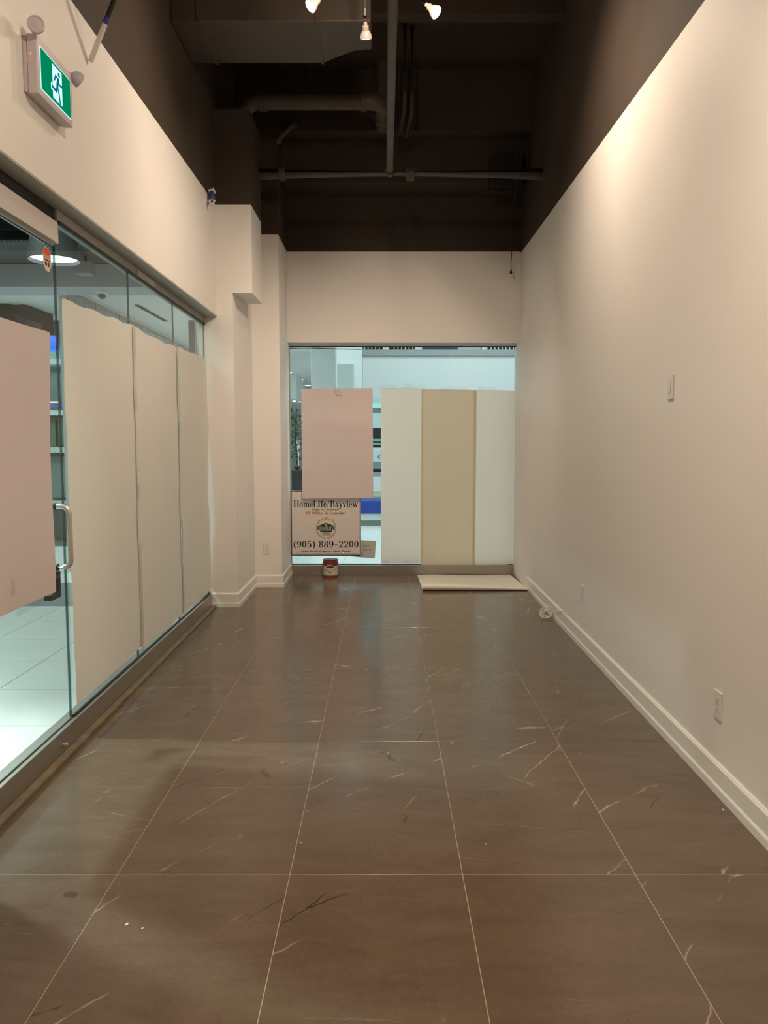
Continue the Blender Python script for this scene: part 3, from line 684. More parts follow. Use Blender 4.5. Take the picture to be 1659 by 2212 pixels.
def ptext(name, s, zx0, zx1, zb, size, m, shear=0.0, bold=0.0, parent=sign):
    bm = plain_text(s, size, shear, bold=bold); xs_ = [v.co.x for v in bm.verts]; k = (sX(zx1) - sX(zx0)) / (max(xs_) - min(xs_)); mid = (max(xs_)+min(xs_))/2
    for v in bm.verts: v.co.x = (v.co.x - mid) * k
    moved(bm, ((sX(zx0)+sX(zx1))/2, e - .0002, sZ(zb))); return finish(name, bm, m, parent, kind='stuff')
ptext('slogan', 'Higher Standards Agents... Higher Results!', 285, 1350, 1294, .030, ink, .45, .0002)
ptext('small_print', 'Independently Owned and Operated. Based on HomeLife Corporation Statistics', 160, 1480, 1342, .0135, ink)
# emblem: five stars, laurel, gabled house with a banner
for cx, cy, r in ((672, 640, 40), (745, 612, 40), (820, 592, 54), (897, 612, 40), (964, 638, 40)):
    bm = BM(); k = r * .00545/1.0
    pts = []
    for i in range(10):
        rr = (r if i % 2 == 0 else r*.42) / 9.76 * .00527; a = PI/2 + i*PI/5
        pts.append((sX(cx) + rr*math.cos(a), e, sZ(cy) + rr*math.sin(a)))
    prism(bm, pts, (0, .0008, 0)); finish('star', bm, gold, sign)
bm = BM()
cxx, czz = sX(820), sZ(800)
for s in (-1, 1):
    for i in range(17):
        a = -PI/2 + s * (.10 + i * .128); rx, ry = .1085, .1120
        p = Vector((cxx + rx*math.cos(a), 0, czz + ry*math.sin(a))); tg = Vector((-math.sin(a)*s, 0, math.cos(a)*s)).normalized(); nn = Vector((tg.z, 0, -tg.x))
        for q in (-1, 1):
            tip = p + tg*.016 + nn*.006*q; 
            prism(bm, [(p.x, e, p.z), (p.x + tg.x*.008 + nn.x*.0085*q, e, p.z + tg.z*.008 + nn.z*.0085*q), (tip.x, e, tip.z), (p.x + tg.x*.010, e, p.z + tg.z*.010)], (0, .0008, 0))
finish('laurel', bm, gold_d, sign, kind='stuff')
bm = BM(); prism(bm, [(sX(640), e, sZ(752)), (sX(998), e, sZ(752)), (sX(820), e, sZ(684))], (0, .0006, 0)); box(bm, sX(638), sX(998), e, e+.0006, sZ(836), sZ(754)); box(bm, sX(690), sX(945), e, e+.0006, sZ(877), sZ(843))
house = finish('house_emblem', bm, green_ink, sign)
bm = BM(); letters(bm, 'HOMELIFE', sX(655), sX(980), e - .0006, sZ(822), sZ(764) - sZ(822), .0005); finish('lettering', bm, silver_ink, house)
bm = BM(); box(bm, sX(806), sX(834), e-.0006, e-.0001, sZ(750), sZ(706)); finish('chimney_mark', bm, silver_ink, house)
line('lettering', 'HIGHER', 742, 902, 910, 880, ink); line('lettering', 'STANDARDS', 702, 934, 942, 917, ink)
for zx, zy in ((130, 34), (103, 1243), (442, 1340), (1183, 1335)):
    bm = BM(); lathe(bm, [(.0095, 0), (.0095, .0025), (.006, .005), (.002, .006)], (sX(zx), SY - .0002, sZ(zy)), (0, -1, 0), 14); finish('grommet', bm, M['alu_light'], sign, smooth=True)

# ================================================================== paint can
cc = Vector((-.602, 8.562, 0)); R_ = .083
can = thing('paint_can', cc, 'small red and white paint can on the floor below the estate sign', 'paint can')
can_red = mat('red_can_label', (.22, .014, .008), .35); can_label = mat('white_can_label', (.58, .54, .48), .4); can_metal = mat('tin_plate', (.45, .44, .42), .3, .9)
bm = BM(); lathe(bm, [(R_-.002, .004), (R_-.002, .196)], cc, (0,0,1), 40); finish('body', bm, can_metal, can, smooth=True)
bm = BM(); lathe(bm, [(R_-.004, .001), (R_+.002, .001), (R_+.002, .006), (R_-.0005, .010), (R_-.0005, .024), (R_-.0012, .0245)], cc, (0,0,1), 40); finish('bottom_band', bm, can_red, can, smooth=True)
bm = BM(); lathe(bm, [(R_-.0015, .025), (R_, .025), (R_, .132), (R_-.0015, .132)], cc, (0,0,1), 40, capstart=False, capend=False); lab = finish('label', bm, can_label, can, smooth=True)
bm = BM(); lathe(bm, [(R_-.0015, .1322), (R_+.0002, .1322), (R_+.0002, .188), (R_-.0015, .188)], cc, (0,0,1), 40, capstart=False, capend=False); band = finish('top_band', bm, can_red, can, smooth=True)
bm = BM(); lathe(bm, [(R_-.001, .190), (R_+.002, .191), (R_+.002, .197), (R_-.006, .199), (R_-.012, .196), (R_-.014, .192)], cc, (0,0,1), 40); finish('rim', bm, mat('dark_rim', (.05, .045, .04), .35, .6), can, smooth=True)
bm = BM(); lathe(bm, [(.001, .1945), (.060, .1945), (.064, .200), (.066, .197)], cc, (0,0,1), 32); finish('lid', bm, can_metal, can, smooth=True)
def bend(bm, z, off):
    for v in bm.verts:
        a = v.co.x / R_; rr = R_ + off - v.co.y
        v.co = Vector((cc.x + rr*math.sin(a), cc.y - rr*math.cos(a), z + v.co.z))
    return bm
def patch(x0, x1, z0, z1, off, m, name, parent, n=8):
    bm = BM()
    def fn(u, v):
        a = (x0 + (x1-x0)*u) / R_; return Vector((cc.x + (R_+off)*math.sin(a), cc.y - (R_+off)*math.cos(a), z0 + (z1-z0)*v))
    sheet(bm, fn, n, 1, .0002, (0, -1, 0)); return finish(name, bm, m, parent)
patch(-.040, .040, .112, .146, .0012, mat('brown_badge', (.045, .028, .012), .5), 'badge', band)
bm = plain_text('BEHR', .027, bold=.0008); bend(bm, .130, .0016); finish('lettering', bm, can_label, band)
bm = plain_text('PREMIUM', .0095); bend(bm, .171, .0010); finish('lettering', bm, salmon, band)
patch(-.011, .011, .052, .068, .0009, mat('green_mark', (.12, .24, .07), .5), 'green_mark', lab, 2)
patch(-.030, .030, .030, .034, .0009, gold_d, 'label_line', lab, 4)
bm = BM()
pts = []
for i in range(15):
    a = -.95 + 1.9*i/14; pts.append((cc.x + (R_+.003)*math.sin(a), cc.y - (R_+.003)*math.cos(a), .078 + .030*(abs(a)/.95)**2 * 1.0))
pts = [(cc.x-R_-.006, cc.y, .158)] + [(cc.x-R_-.004, cc.y-.03, .130)] + pts + [(cc.x+R_+.004, cc.y-.03, .130)] + [(cc.x+R_+.006, cc.y, .158)]
tube(bm, pts, .0014, 6); finish('bail_handle', bm, can_metal, can, smooth=True)
for s in (-1, 1):
    bm = BM(); lathe(bm, [(.012, 0), (.012, .004), (.005, .009)], (cc.x + s*(R_-.002), cc.y, .158), (s, 0, 0), 14); finish('handle_ear', bm, M['black_plastic'], can, smooth=True)

# ================================================================== paper lying on the floor, front edge rolled up
def fp_fn(u, v):
    # v: 0 at the back .. 1 end of the roll
    x = .375 + 1.055*u
    if v < .55:
        w = v/.55; y = 8.635 - .90*w + .012*math.sin(u*9)*(1-w); z = .003 + .004*(1+math.sin(u*7+w*4))*(1-w)*.7 + .002
        x += (.055*w*u) - .035*(1-w)*(u < .5)*0 + .018*w*(1-u)
        return Vector((x, y, z))
    w = (v-.55)/.45; r = .034 - .0255*u**1.5; a = -PI/2 - w*2*PI*1.35
    rr = r * (1 - .10*w)
    x = .375 + 1.055*u + .055*u + .018*(1-u)
    return Vector((x, 8.635 - .90 + rr*math.cos(a), .005 + r + rr*math.sin(a)))
bm = BM(); sheet(bm, fp_fn, 30, 60, .0006, (0, 0, .5))
tag(finish('paper_sheet', bm, M['paper_floor'], smooth=True), 'white paper sheet lying on the floor with its front edge rolled up', 'paper')

# ================================================================== coil of white cable at the right baseboard
bm = BM(); c0 = Vector((1.392, 6.48, .052)); r = random.Random(5)
pts = []
ax = Vector((1, 0, .35)).normalized(); ay = Vector((-.25, .35, .9)).normalized()
for k in range(7):
    ra, rb = r.uniform(.034, .058), r.uniform(.030, .050); ox, oy = r.uniform(-.014, .010), r.uniform(-.012, .008); tw = r.uniform(-.6, .6)
    for i in range(22):
        a = 2*PI*i/22 + tw; p = c0 + ax*(ra*math.cos(a)+ox) + ay*(rb*math.sin(a)+oy); p.y -= .006*k*.5
        p.z = max(p.z, .005); p.x = min(p.x, RX(p.y)-.026)
        pts.append(p)
pts += [Vector((1.432, 6.36, .075)), Vector((1.441, 6.22, .118)), Vector((1.447, 6.10, .150)), Vector((1.457, 5.98, .156)), Vector((RX(5.93), 5.93, .152))]
tube(bm, pts, .0030, 6); cab = finish('cable_coil', bm, M['cable'], smooth=True)
tag(cab, 'loose coil of thin white cable on the floor against the right baseboard', 'cable')

# ================================================================== wall plates
def wall_plate(name, c, rt, nm, kind, label, cat):
    """c centre on the wall, rt unit vector along the plate's width, nm out of the wall"""
    rt = Vector(rt).normalized(); nm = Vector(nm).normalized(); up = Vector((0, 0, 1)); c = Vector(c)
    o = thing(name, c, label, cat)
    def slab(nme, cx, cz, w, h, d0, d1, m, par, bev=0.0):
        bm = BM(); b = c + rt*cx + up*cz
        prism(bm, [b + rt*(sx*w/2) + up*(sz*h/2) + nm*d0 for sx, sz in ((-1,-1),(1,-1),(1,1),(-1,1))], nm*(d1-d0))
        return finish(nme, bm, m, par, bevel=bev)
    slab('plate', 0, 0, .074, .120, .0002, .0075, M['plastic_white'], o, .002)
    if kind == 'switch':
        slab('insert', 0, 0, .035, .069, .0076, .0088, M['plastic_grey'], o, .0006)
        rk = slab('rocker', 0, .002, .027, .052, .0089, .0108, M['plastic_white'], o, .0006)
        slab('indicator', 0, -.021, .006, .004, .0109, .0114, M['black_plastic'], rk)
    elif kind == 'outlet':
        for zz in (.0195, -.0195):
            rc = slab('receptacle', 0, zz, .034, .030, .0076, .0092, M['plastic_white'], o, .0008)
            for sx in (-.0065, .0065): slab('slot', sx, zz+.004, .0022, .008, .0093, .0096, M['black_plastic'], rc)
            slab('ground_hole', 0, zz-.008, .005, .005, .0093, .0096, M['black_plastic'], rc)
    for zz in ((.050, -.050) if kind != 'outlet' else (0,)): slab('screw', 0, zz, .005, .005, .0076, .0083, M['alu_light'], o)
    return o
nR = (-1, .01, 0); rR = (.01, 1, 0)
wall_plate('light_switch', (RX(3.90), 3.90, 1.772), rR, nR, 'switch', 'white switch plate high on the right wall', 'switch')
wall_plate('wall_outlet', (RX(3.21), 3.21, .375), rR, nR, 'outlet', 'white wall outlet nearest the viewer, low on the right wall', 'outlet')
wall_plate('wall_outlet', (RX(5.56), 5.56, .398), rR, nR, 'outlet', 'white wall outlet on the right wall above the cable coil', 'outlet')
wall_plate('wall_outlet', (-1.214, 7.93, .410), (1, 0, 0), (0, -1, 0), 'outlet', 'white wall outlet on the narrow wall beside the estate sign', 'outlet')

# ================================================================== exit sign
ex = thing('exit_sign', (-1.48, 3.475, 2.925), 'green running man exit sign with two lamp heads on the white wall', 'exit sign')
hs = mat('exit_housing', (.55, .50, .52), .45)
bm = BM(); box(bm, -1.4799, -1.462, 3.30, 3.650, 2.930, 3.155); finish('back_plate', bm, hs, ex, bevel=.006)
bm = BM(); box(bm, -1.4619, -1.420, 3.300, 3.655, 2.925, 3.160); hsg = finish('housing', bm, hs, ex, bevel=.006)
PY0, PY1, PZ0, PZ1 = 3.330, 3.630, 2.957, 3.120
ex_white = emission('exit_white_light', (.55, .90, 1.0), 1.15); ex_green = emission('exit_green_light', (.0, .20, .085), 1.0)
bm = BM(); box(bm, -1.4199, -1.4188, PY0-.004, PY1+.004, PZ0-.004, PZ1+.004); finish('light_border', bm, ex_white, ex)
bm = BM(); box(bm, -1.4187, -1.4178, PY0, PY1, PZ0, PZ1); face = finish('green_face', bm, ex_green, ex)
def eu(u, v, d): return Vector((-1.4178 + d, PY0 + (PY1-PY0)*u, PZ0 + (PZ1-PZ0)*v))
def stroke(bm, pts, w, d=.0012):
    P_ = [eu(u, v, d) for u, v in pts]
    for a, b in zip(P_, P_[1:]):
        t = (b-a).normalized(); n = Vector((0, -t.z, t.y))*(w/2)
        prism(bm, [a-n, b-n, b+n, a+n], (.0004, 0, 0))
    for p in P_: prism(bm, [p + Vector((0, math.cos(2*PI*i/10), math.sin(2*PI*i/10)))*(w/2) for i in range(10)], (.0004, 0, 0))
bm = BM(); prism(bm, [eu(u, v, .0001) for u, v in ((.37,.08),(.69,.08),(.69,.93),(.37,.93),(.37,.42),(.31,.42),(.31,.25),(.37,.25))], (.0005, 0, 0)); drw = finish('doorway_mark', bm, ex_white, face)
ex_man = emission('exit_man_green', (.0, .13, .16), 1.0)
bm = BM()
stroke(bm, [(.555,.655),(.515,.47)], .020); stroke(bm, [(.55,.67),(.47,.70),(.425,.56)], .010)
stroke(bm, [(.56,.65),(.60,.56),(.68,.575)], .010); stroke(bm, [(.525,.46),(.575,.30),(.60,.10)], .013); stroke(bm, [(.515,.46),(.475,.31),(.345,.34)], .013)
hd = eu(.585, .80, .0012); prism(bm, [hd + Vector((0, .0105*math.cos(2*PI*i/14), .0105*math.sin(2*PI*i/14))) for i in range(14)], (.0004, 0, 0))
finish('running_man_mark', bm, ex_man, face)
bm = BM(); lathe(bm, [(.003, 0), (.003, .002), (.001, .003)], (-1.445, 3.2999, 3.08), (0, -1, 0), 10); finish('indicator', bm, emission('red_led', (1, .10, .05), 3), hsg)
bm = BM(); lathe(bm, [(.004, 0), (.003, .002)], (-1.448, 3.2999, 3.055), (0, -1, 0), 10); finish('test_button', bm, M['plastic_white'], hsg)
for y, z, d in ((3.275, 3.178, (.30, -1, .02)), (3.700, 3.160, (.55, .75, -.40))):
    p = Vector((-1.408, y, z)); dv = Vector(d).normalized()
    bm = BM(); lathe(bm, [(.006, -.034), (.020, -.028), (.031, -.010), (.034, .004), (.034, .010), (.029, .012), (.026, .009), (.012, .0085), (.008, .0105), (.002, .011)], p, dv, 26)
    hd_ = finish('lamp_head', bm, hs, ex, smooth=True)
    bm = BM(); tube(bm, [(-1.440, min(max(y, 3.32), 3.635), 3.159), (-1.440, min(max(y, 3.32), 3.64), 3.168), p - dv*.030], .006, 8); finish('swivel', bm, hs, hd_, smooth=True)

# ================================================================== pole leaning from the ceiling against the left wall
pole_d = Vector((.10, -.040, .178)).normalized(); p0 = Vector((-1.468, 4.030, 3.392))
pole = thing('pole', p0, 'slim pole with white tip and blue band reaching the left wall near the exit sign', 'pole')
def seg_tube(name, t0, t1, r, m):
    bm = BM(); lathe(bm, [(r*.85, t0), (r, t0+.006), (r, t1-.004), (r*.9, t1)], p0, pole_d, 16); return finish(name, bm, m, pole, smooth=True)
seg_tube('white_tip', 0, .190, .0125, M['plastic_white']); seg_tube('blue_band', .1901, .222, .0132, mat('blue_tape', (.03, .04, .30), .4)); seg_tube('black_shaft', .2221, 2.05, .0115, M['black_plastic'])

# ================================================================== small blue and white device in the corner above the pillar
dev = thing('alarm_device', (-1.478, 6.63, 3.48), 'small white device with blue wrap at the far upper corner of the left wall', 'alarm')
bm = BM(); lathe(bm, [(.045, 0), (.045, .006), (.030, .014)], (-1.4795, 6.62, 3.53), (1, 0, 0), 20); finish('mount', bm, M['plastic_white'], dev, smooth=True)
bm = BM(); lathe(bm, [(.012, .055), (.020, .045), (.030, .015), (.034, -.012), (.030, -.020)], (-1.432, 6.60, 3.525), (.05, -.15, 1), 20); finish('blue_wrap', bm, mat('blue_wrap', (.030, .035, .16), .5), dev, smooth=True)
bm = BM(); lathe(bm, [(.030, -.002), (.026, -.016), (.015, -.028), (.004, -.032)], (-1.432, 6.60, 3.510), (.05, -.15, 1), 20); dome = finish('dome', bm, M['plastic_white'], dev, smooth=True)
bm = BM(); lathe(bm, [(.010, 0), (.010, .004), (.006, .007)], (-1.424, 6.576, 3.490), (.2, -.8, -.55), 12); finish('lens', bm, M['black_plastic'], dome, smooth=True)
bm = BM(); tube(bm, [(-1.455, 6.62, 3.545), (-1.440, 6.60, 3.588), (-1.425, 6.605, 3.596), (-1.412, 6.61, 3.575), (-1.418, 6.60, 3.548)], [.014, .018, .016, .012, .008], 8); finish('plastic_bag', bm, M['paper'], dev, smooth=True)
bm = BM(); tube(bm, [(-1.470, 6.63, 3.50), (-1.462, 6.62, 3.46), (-1.455, 6.61, 3.43)], [.012, .012, .005], 8); finish('cable_end', bm, M['plastic_white'], dev, smooth=True)

# ================================================================== ceiling services
bm = BM(); tube(bm, [(-1.17, 7.44, 4.0), (RX(7.44) + .001, 7.44, 4.0)], .049, 20); cp = finish('cross_pipe', bm, M['dark_pipe'], smooth=True)
tag(cp, 'thick dark painted pipe crossing the ceiling in front of the back wall', 'pipe')
def collar(x, y, z, ax, r, w, par, m=M['dark_pipe']):
    bm = BM(); lathe(bm, [(r*.98, -w), (r+.008, -w), (r+.008, -w*.35), (r+.013, -w*.3), (r+.013, w*.3), (r+.008, w*.35), (r+.008, w), (r*.98, w)], (x, y, z), ax, 20)
    for s in (-1, 1):
        a = Vector(ax).normalized(); sd = a.cross(Vector((0,0,1))).normalized()
        b = Vector((x, y, z)) + sd*s*(r+.018)
        lathe(bm, [(.007, -.012), (.007, .012)], b, a, 8)
    return finish('coupling', bm, m, par, smooth=True)
collar(.244, 7.44, 4.0, (1,0,0), .049, .038, cp); collar(-.95, 7.44, 4.0, (1,0,0), .049, .03, cp)
bm = BM(); tube(bm, [(.05, 1.6, 4.0), (.052, 7.385, 4.0)], .030, 16); sp = finish('sprinkler_pipe', bm, M['dark_pipe'], smooth=True)
tag(sp, 'straight dark pipe running overhead along the shop to the cross pipe', 'pipe')
bm = BM(); lathe(bm, [(.040, -.05), (.048, -.035), (.048, 0), (.036, .0)], (.052, 7.387, 4.0), (0,1,0), 16); finish('coupling', bm, M['dark_pipe'], sp, smooth=True)
for yy in (3.0, 6.0):
    bm = BM(); tube(bm, [(.05, yy, 4.03), (.05, yy, CEIL)], .006, 8); finish('hanger_rod', bm, M['dark_pipe'], sp, smooth=True)
dzp = 4.555
pts = [Vector((-1.275, 7.22, 4.381)), Vector((-1.275, 7.22, dzp - .15))] + arc((-1.125, 7.22, dzp - .15), .15, PI, PI/2, 8, (1,0,0), (0,0,1))
pts += [Vector((-.15, 7.22, dzp))] + arc((-.15, 7.36, dzp), .14, -PI/2, 0, 8, (1,0,0), (0,1,0)) + [Vector((-.01, 7.70, dzp))] + arc((-.01, 7.70, dzp + .19), .19, -PI/2, 0, 8, (0,1,0), (0,0,1)) + [Vector((-.01, 7.89, CEIL))]
bm = BM(); tube(bm, pts, .070, 20); dr = finish('drain_pipe', bm, M['dark_pipe'], smooth=True)
tag(dr, 'fat dark drain pipe with elbows hanging above the pillar', 'pipe')
collar(-1.09, 7.22, dzp, (1,0,0), .070, .035, dr); collar(-.19, 7.22, dzp, (1,0,0), .070, .035, dr); collar(-.01, 7.55, dzp, (0,1,0), .070, .03, dr)
bm = BM(); tube(bm, [(-.66, 7.22, dzp + .07), (-.66, 7.22, CEIL)], .007, 8); finish('hanger_rod', bm, M['dark_pipe'], dr, smooth=True)
for k, (xx, lab) in enumerate(((.185, 'thin dark conduit beside the overhead pipe, next to the drain elbow'), (.240, 'second thin dark conduit, farther from the overhead pipe'))):
    bm = BM(); tube(bm, [(xx, 7.16, CEIL-.002), (xx, 7.16, 4.62), (xx, 7.19, 4.53)] + [(xx - .006*i, 7.25 + .08*i, 4.49 - .003*i) for i in range(7)] + [(xx - .036, 7.80, 4.53), (xx - .036, 7.84, 4.64), (xx - .036, 7.84, CEIL-.002)], .019, 10)
    if k == 1: bmesh.ops.translate(bm, verts=bm.verts[:], vec=(.012, .05, 0))
    tag(finish('conduit', bm, M['dark_paint'], smooth=True), lab, 'conduit')
bm = BM(); tube(bm, [(-1.045, 7.929, 4.47), (-1.03, 7.88, 4.49), (-.97, 7.85, 4.54), (-.90, 7.88, 4.62), (-.88, 7.979, 4.64)], .026, 10)
tag(finish('conduit', bm, M['dark_pipe'], smooth=True), 'short bent conduit between the pillar and the ceiling beam', 'conduit')

dz = 4.40
bm = BM()
prism(bm, [(-1.479, 5.60, dz), (-.09, 5.60, dz), (-.09, 5.985, dz), (-.222, 5.985, dz), (-.34, 6.08, dz), (-.46, 6.19, dz), (-1.479, 6.19, dz)], (0, 0, .42))
duct = tag(finish('air_duct', bm, M['dark_duct'], bevel=.012), 'wide dark sheet metal air duct with tapered end across the ceiling', 'duct')
bm = BM(); box(bm, -1.30, -1.27, 5.595, 6.195, dz-.006, dz+.425); finish('flange', bm, M['dark_duct'], duct)
bm = BM(); box(bm, -.48, -.46, 5.595, 6.195, dz-.005, dz+.425); finish('flange', bm, M['dark_duct'], duct)
bm = BM(); box(bm, -1.479, -.45, 4.70, 5.02, 4.80, 5.04)
d2 = tag(finish('air_duct', bm, M['dark_duct'], bevel=.012), 'smaller dark duct higher up behind the first lamp', 'duct')
for xx in (-1.1, -.7):
    bm = BM(); box(bm, xx, xx+.03, 5.80, 5.83, dz+.421, CEIL); finish('hanger', bm, M['dark_duct'], duct)
    bm = BM(); box(bm, xx, xx+.03, 4.85, 4.88, 5.041, CEIL); finish('hanger', bm, M['dark_duct'], d2)

# black control box on the beam and the hanging cord
bm = BM(); box(bm, 1.08, 1.405, 8.06, 8.199, 4.085, 4.42); cb = tag(finish('control_box', bm, M['black_plastic'], bevel=.005), 'flat black box fixed to the ceiling beam at the back right', 'box')
for xx in (1.10, 1.15, 1.335, 1.385):
    for zz in (4.10, 4.135, 4.40):
        bm = BM(); lathe(bm, [(.004, 0), (.004, .002), (.002, .004)], (xx, 8.0599, zz), (0,-1,0), 8); finish('screw', bm, M['alu_light'], cb)
cord = thing('hanging_cord', (1.37, 8.48, 3.31), 'black cord with a plug end hanging in front of the back wall', 'cord')
bm = BM(); tube(bm, [(1.345, 8.12, 4.084), (1.35, 8.16, 3.98), (1.362, 8.40, 3.93), (1.363, 8.48, 3.80), (1.366, 8.482, 3.60), (1.374, 8.485, 3.52), (1.366, 8.48, 3.44), (1.368, 8.48, 3.36)], .0042, 8); finish('flex', bm, M['black_plastic'], cord, smooth=True)
bm = BM(); box(bm, 1.350, 1.374, 8.466, 8.494, 3.79, 3.90); finish('inline_switch', bm, M['black_plastic'], cord, bevel=.004)
bm = BM(); lathe(bm, [(.0135, 0), (.0135, .022), (.010, .030), (.006, .046), (.004, .050)], (1.368, 8.48, 3.312), (0,0,1), 16); finish('plug', bm, M['black_plastic'], cord, smooth=True)

# ================================================================== track with spot lamps
TY, TZ = 5.16, 4.58
tr = thing('light_track', (0, TY, TZ), 'dark lighting track under the ceiling that carries the spot lamps', 'track')
bm = BM(); box(bm, -.9, .9, TY-.017, TY+.017, TZ, TZ+.025); finish('rail', bm, M['black_plastic'], tr, bevel=.003)
for xx in (-.7, .7):
    bm = BM(); tube(bm, [(xx, TY, TZ+.026), (xx, TY, CEIL)], .005, 8); finish('hanger_rod', bm, M['black_plastic'], tr, smooth=True)
ceram = mat('cream_lamp_base', (.62, .54, .45), .5)
bulb_glow = emission('lamp_glow', (1, .88, .74), 6); refl = mat('lamp_reflector', (.75, .68, .62), .25, .3, emit=(1, .85, .72), estr=.22)
K = 1.2
def sc_(pr): return [(a*K, b*K) for a, b in pr]
def spot_lamp(x, y, z, aim, lab, e, cone, blend=1.0):
    p = Vector((x, y, z)); d = (Vector(aim) - p).normalized()
    o = thing('spot_lamp', p, lab, 'lamp', 'spot lamps on the ceiling track')
    bm = BM(); lathe(bm, sc_([(.010, -.052), (.011, -.034), (.017, -.030), (.018, -.010)]), p, d, 18); finish('lamp_base', bm, ceram, o, smooth=True)
    bm = BM(); lathe(bm, sc_([(.018, -.0098), (.024, -.002), (.0305, .013), (.033, .025), (.033, .028)]), p, d, 24, capend=False); finish('reflector', bm, refl, o, smooth=True)
    bm = BM(); lathe(bm, sc_([(.0318, .0272), (.028, .0300), (.006, .0310)]), p, d, 24); finish('lens', bm, bulb_glow, o, smooth=True)
    tp = Vector((x, TY, TZ - .001)); k = p - d*.0624
    bm = BM(); tube(bm, [k, k - d*.035], .013, 12); finish('socket', bm, M['black_plastic'], o, smooth=True)
    mid = Vector((x, (k.y*.6 + TY*.4), k.z + .10))
    bm = BM(); tube(bm, [k - d*.034, mid, Vector((x, TY, TZ - .06)), tp], .006, 8); finish('arm', bm, M['black_plastic'], o, smooth=True)
    lamp('spot_light', 'SPOT', p + d*.042, p + d, e, WARM, spot_size=math.radians(cone), spot_blend=blend, shadow_soft_size=.022)
    return o
spot_lamp(-.434, 5.02, 4.205, (-1.48, 4.55, 3.10), 'spot lamp aimed towards the exit sign wall, nearest the air duct', 41, 150)
spot_lamp(.307, 5.09, 4.205, (1.44, 4.55, 3.05), 'spot lamp aimed at the right wall, on the far side of the overhead pipe', 136, 150)
spot_lamp(-.120, 5.33, 4.190, (-.04, 6.35, 2.9), 'spot lamp pointing down the shop, between the other two lamps', 95, 92)
lamp('spill_fill', 'POINT', (0, 4.7, 4.30), None, 20, WARM, shadow_soft_size=.05)  # added bare point light, brightens the upper walls around the lamps

# ================================================================== litter on the floor
chipm = mat('pale_paint_chip', (.70, .68, .62), .6)
spots = [(-1.045, 8.02, .006), (1.32, 7.30, .010), (1.355, 7.27, .008), (1.40, 7.25, .012), (-.80, 2.27, .008), (-.745, 2.25, .005), (-.26, 3.46, .005), (-.31, 2.76, .005), (.38, 2.75, .005), (1.385, 3.02, .008), (.02, 3.6, .004)]
chip0 = None
for x, y, s in spots:
    if chip0 is None:
        bm = BM(); prism(bm, [(x-.8*s, y-.3*s, .0003), (x+.2*s, y-.6*s, .0003), (x+.9*s, y+.1*s, .0003), (x+.1*s, y+.5*s, .0003), (x-.6*s, y+.4*s, .0003)], (0, 0, .0018)); o = chip0 = finish('paint_chip', bm, chipm); s0 = s
    else:
        o = chip0.copy(); COL.objects.link(o); o.location = (x, y, .0003); k = s/s0; o.scale = (k, k, 1); o.rotation_euler.z = rnd.uniform(0, 6)
    tag(o, 'tiny pale paint chip lying on the brown floor tiles', 'paint chip', 'paint chips on the floor')
bm = BM(); prism(bm, [(-1.060, 2.42, .0004), (-1.022, 2.41, .0004), (-1.015, 2.435, .0004), (-1.04, 2.442, .0004), (-1.065, 2.437, .0004)], (0, 0, .004)); 
tag(finish('plastic_scrap', bm, glass('clear_plastic', (.9, .9, .9), 1.5, .1), bevel=.001), 'small clear plastic scrap on the floor near the glass door', 'scrap')
bm = BM(); lathe(bm, [(.010, 0), (.011, .012), (.007, .014), (.006, .022), (.002, .024)], (FX(3.57, .036), 3.57, .055), (1, -.15, .1), 8)
tag(finish('anchor_bolt', bm, M['alu_light'], smooth=True), 'small metal bolt sticking out of the aluminium sill below the glass door', 'bolt')

# ================================================================== THE MALL beyond the glass
bm = BM(); box(bm, -8, -1.612, -3, 30, -.12, -.003); box(bm, -1.612, 9, 8.802, 30, -.12, -.003)
fm = struct(finish('floor_mall', bm, M['mall_grout']))
gx = [-1.735 - .6125*k for k in range(8)][::-1] + [-1.615]
gy = [3.36 + .6035*k for k in range(-3, 19)]
mt = {}
def mall_tile(x0, x1, y0, y1, dark=False):
    key = (round(x1-x0, 3), round(y1-y0, 3), dark)
    if key not in mt:
        w, l = x1-x0-.006, y1-y0-.006
        b = BM(); box(b, -w/2, w/2, -l/2, l/2, -.012, 0); me = bpy.data.meshes.new('tile'); b.to_mesh(me); b.free(); me.materials.append(M['mall_dark_tile' if dark else 'mall_tile']); mt[key] = me
    o = bpy.data.objects.new('tile', mt[key]); COL.objects.link(o); place(o, ((x0+x1)/2, (y0+y1)/2, 0), fm)
for i in range(len(gx)-1):
    for j in range(len(gy)-1):
        mall_tile(gx[i], gx[i+1], gy[j], gy[j+1], 6.9 < gy[j] < 7.7)
bx = [-1.61, -1.12, -.51, .10]
by = [8.81, 9.40, 10.0, 10.61, 11.21, 11.81, 12.42, 13.02, 13.62]
for i in range(3):
    for j in range(len(by)-1): mall_tile(bx[i], bx[i+1], by[j], by[j+1])
bm = BM(); box(bm, -1.612, 9, 13.62, 30, -.0029, 0); box(bm, .105, 9, 8.81, 13.62, -.0029, 0); box(bm, -8, -1.62, 14.83, 30, -.0029, 0); finish('paving', bm, M['mall_tile'], fm)

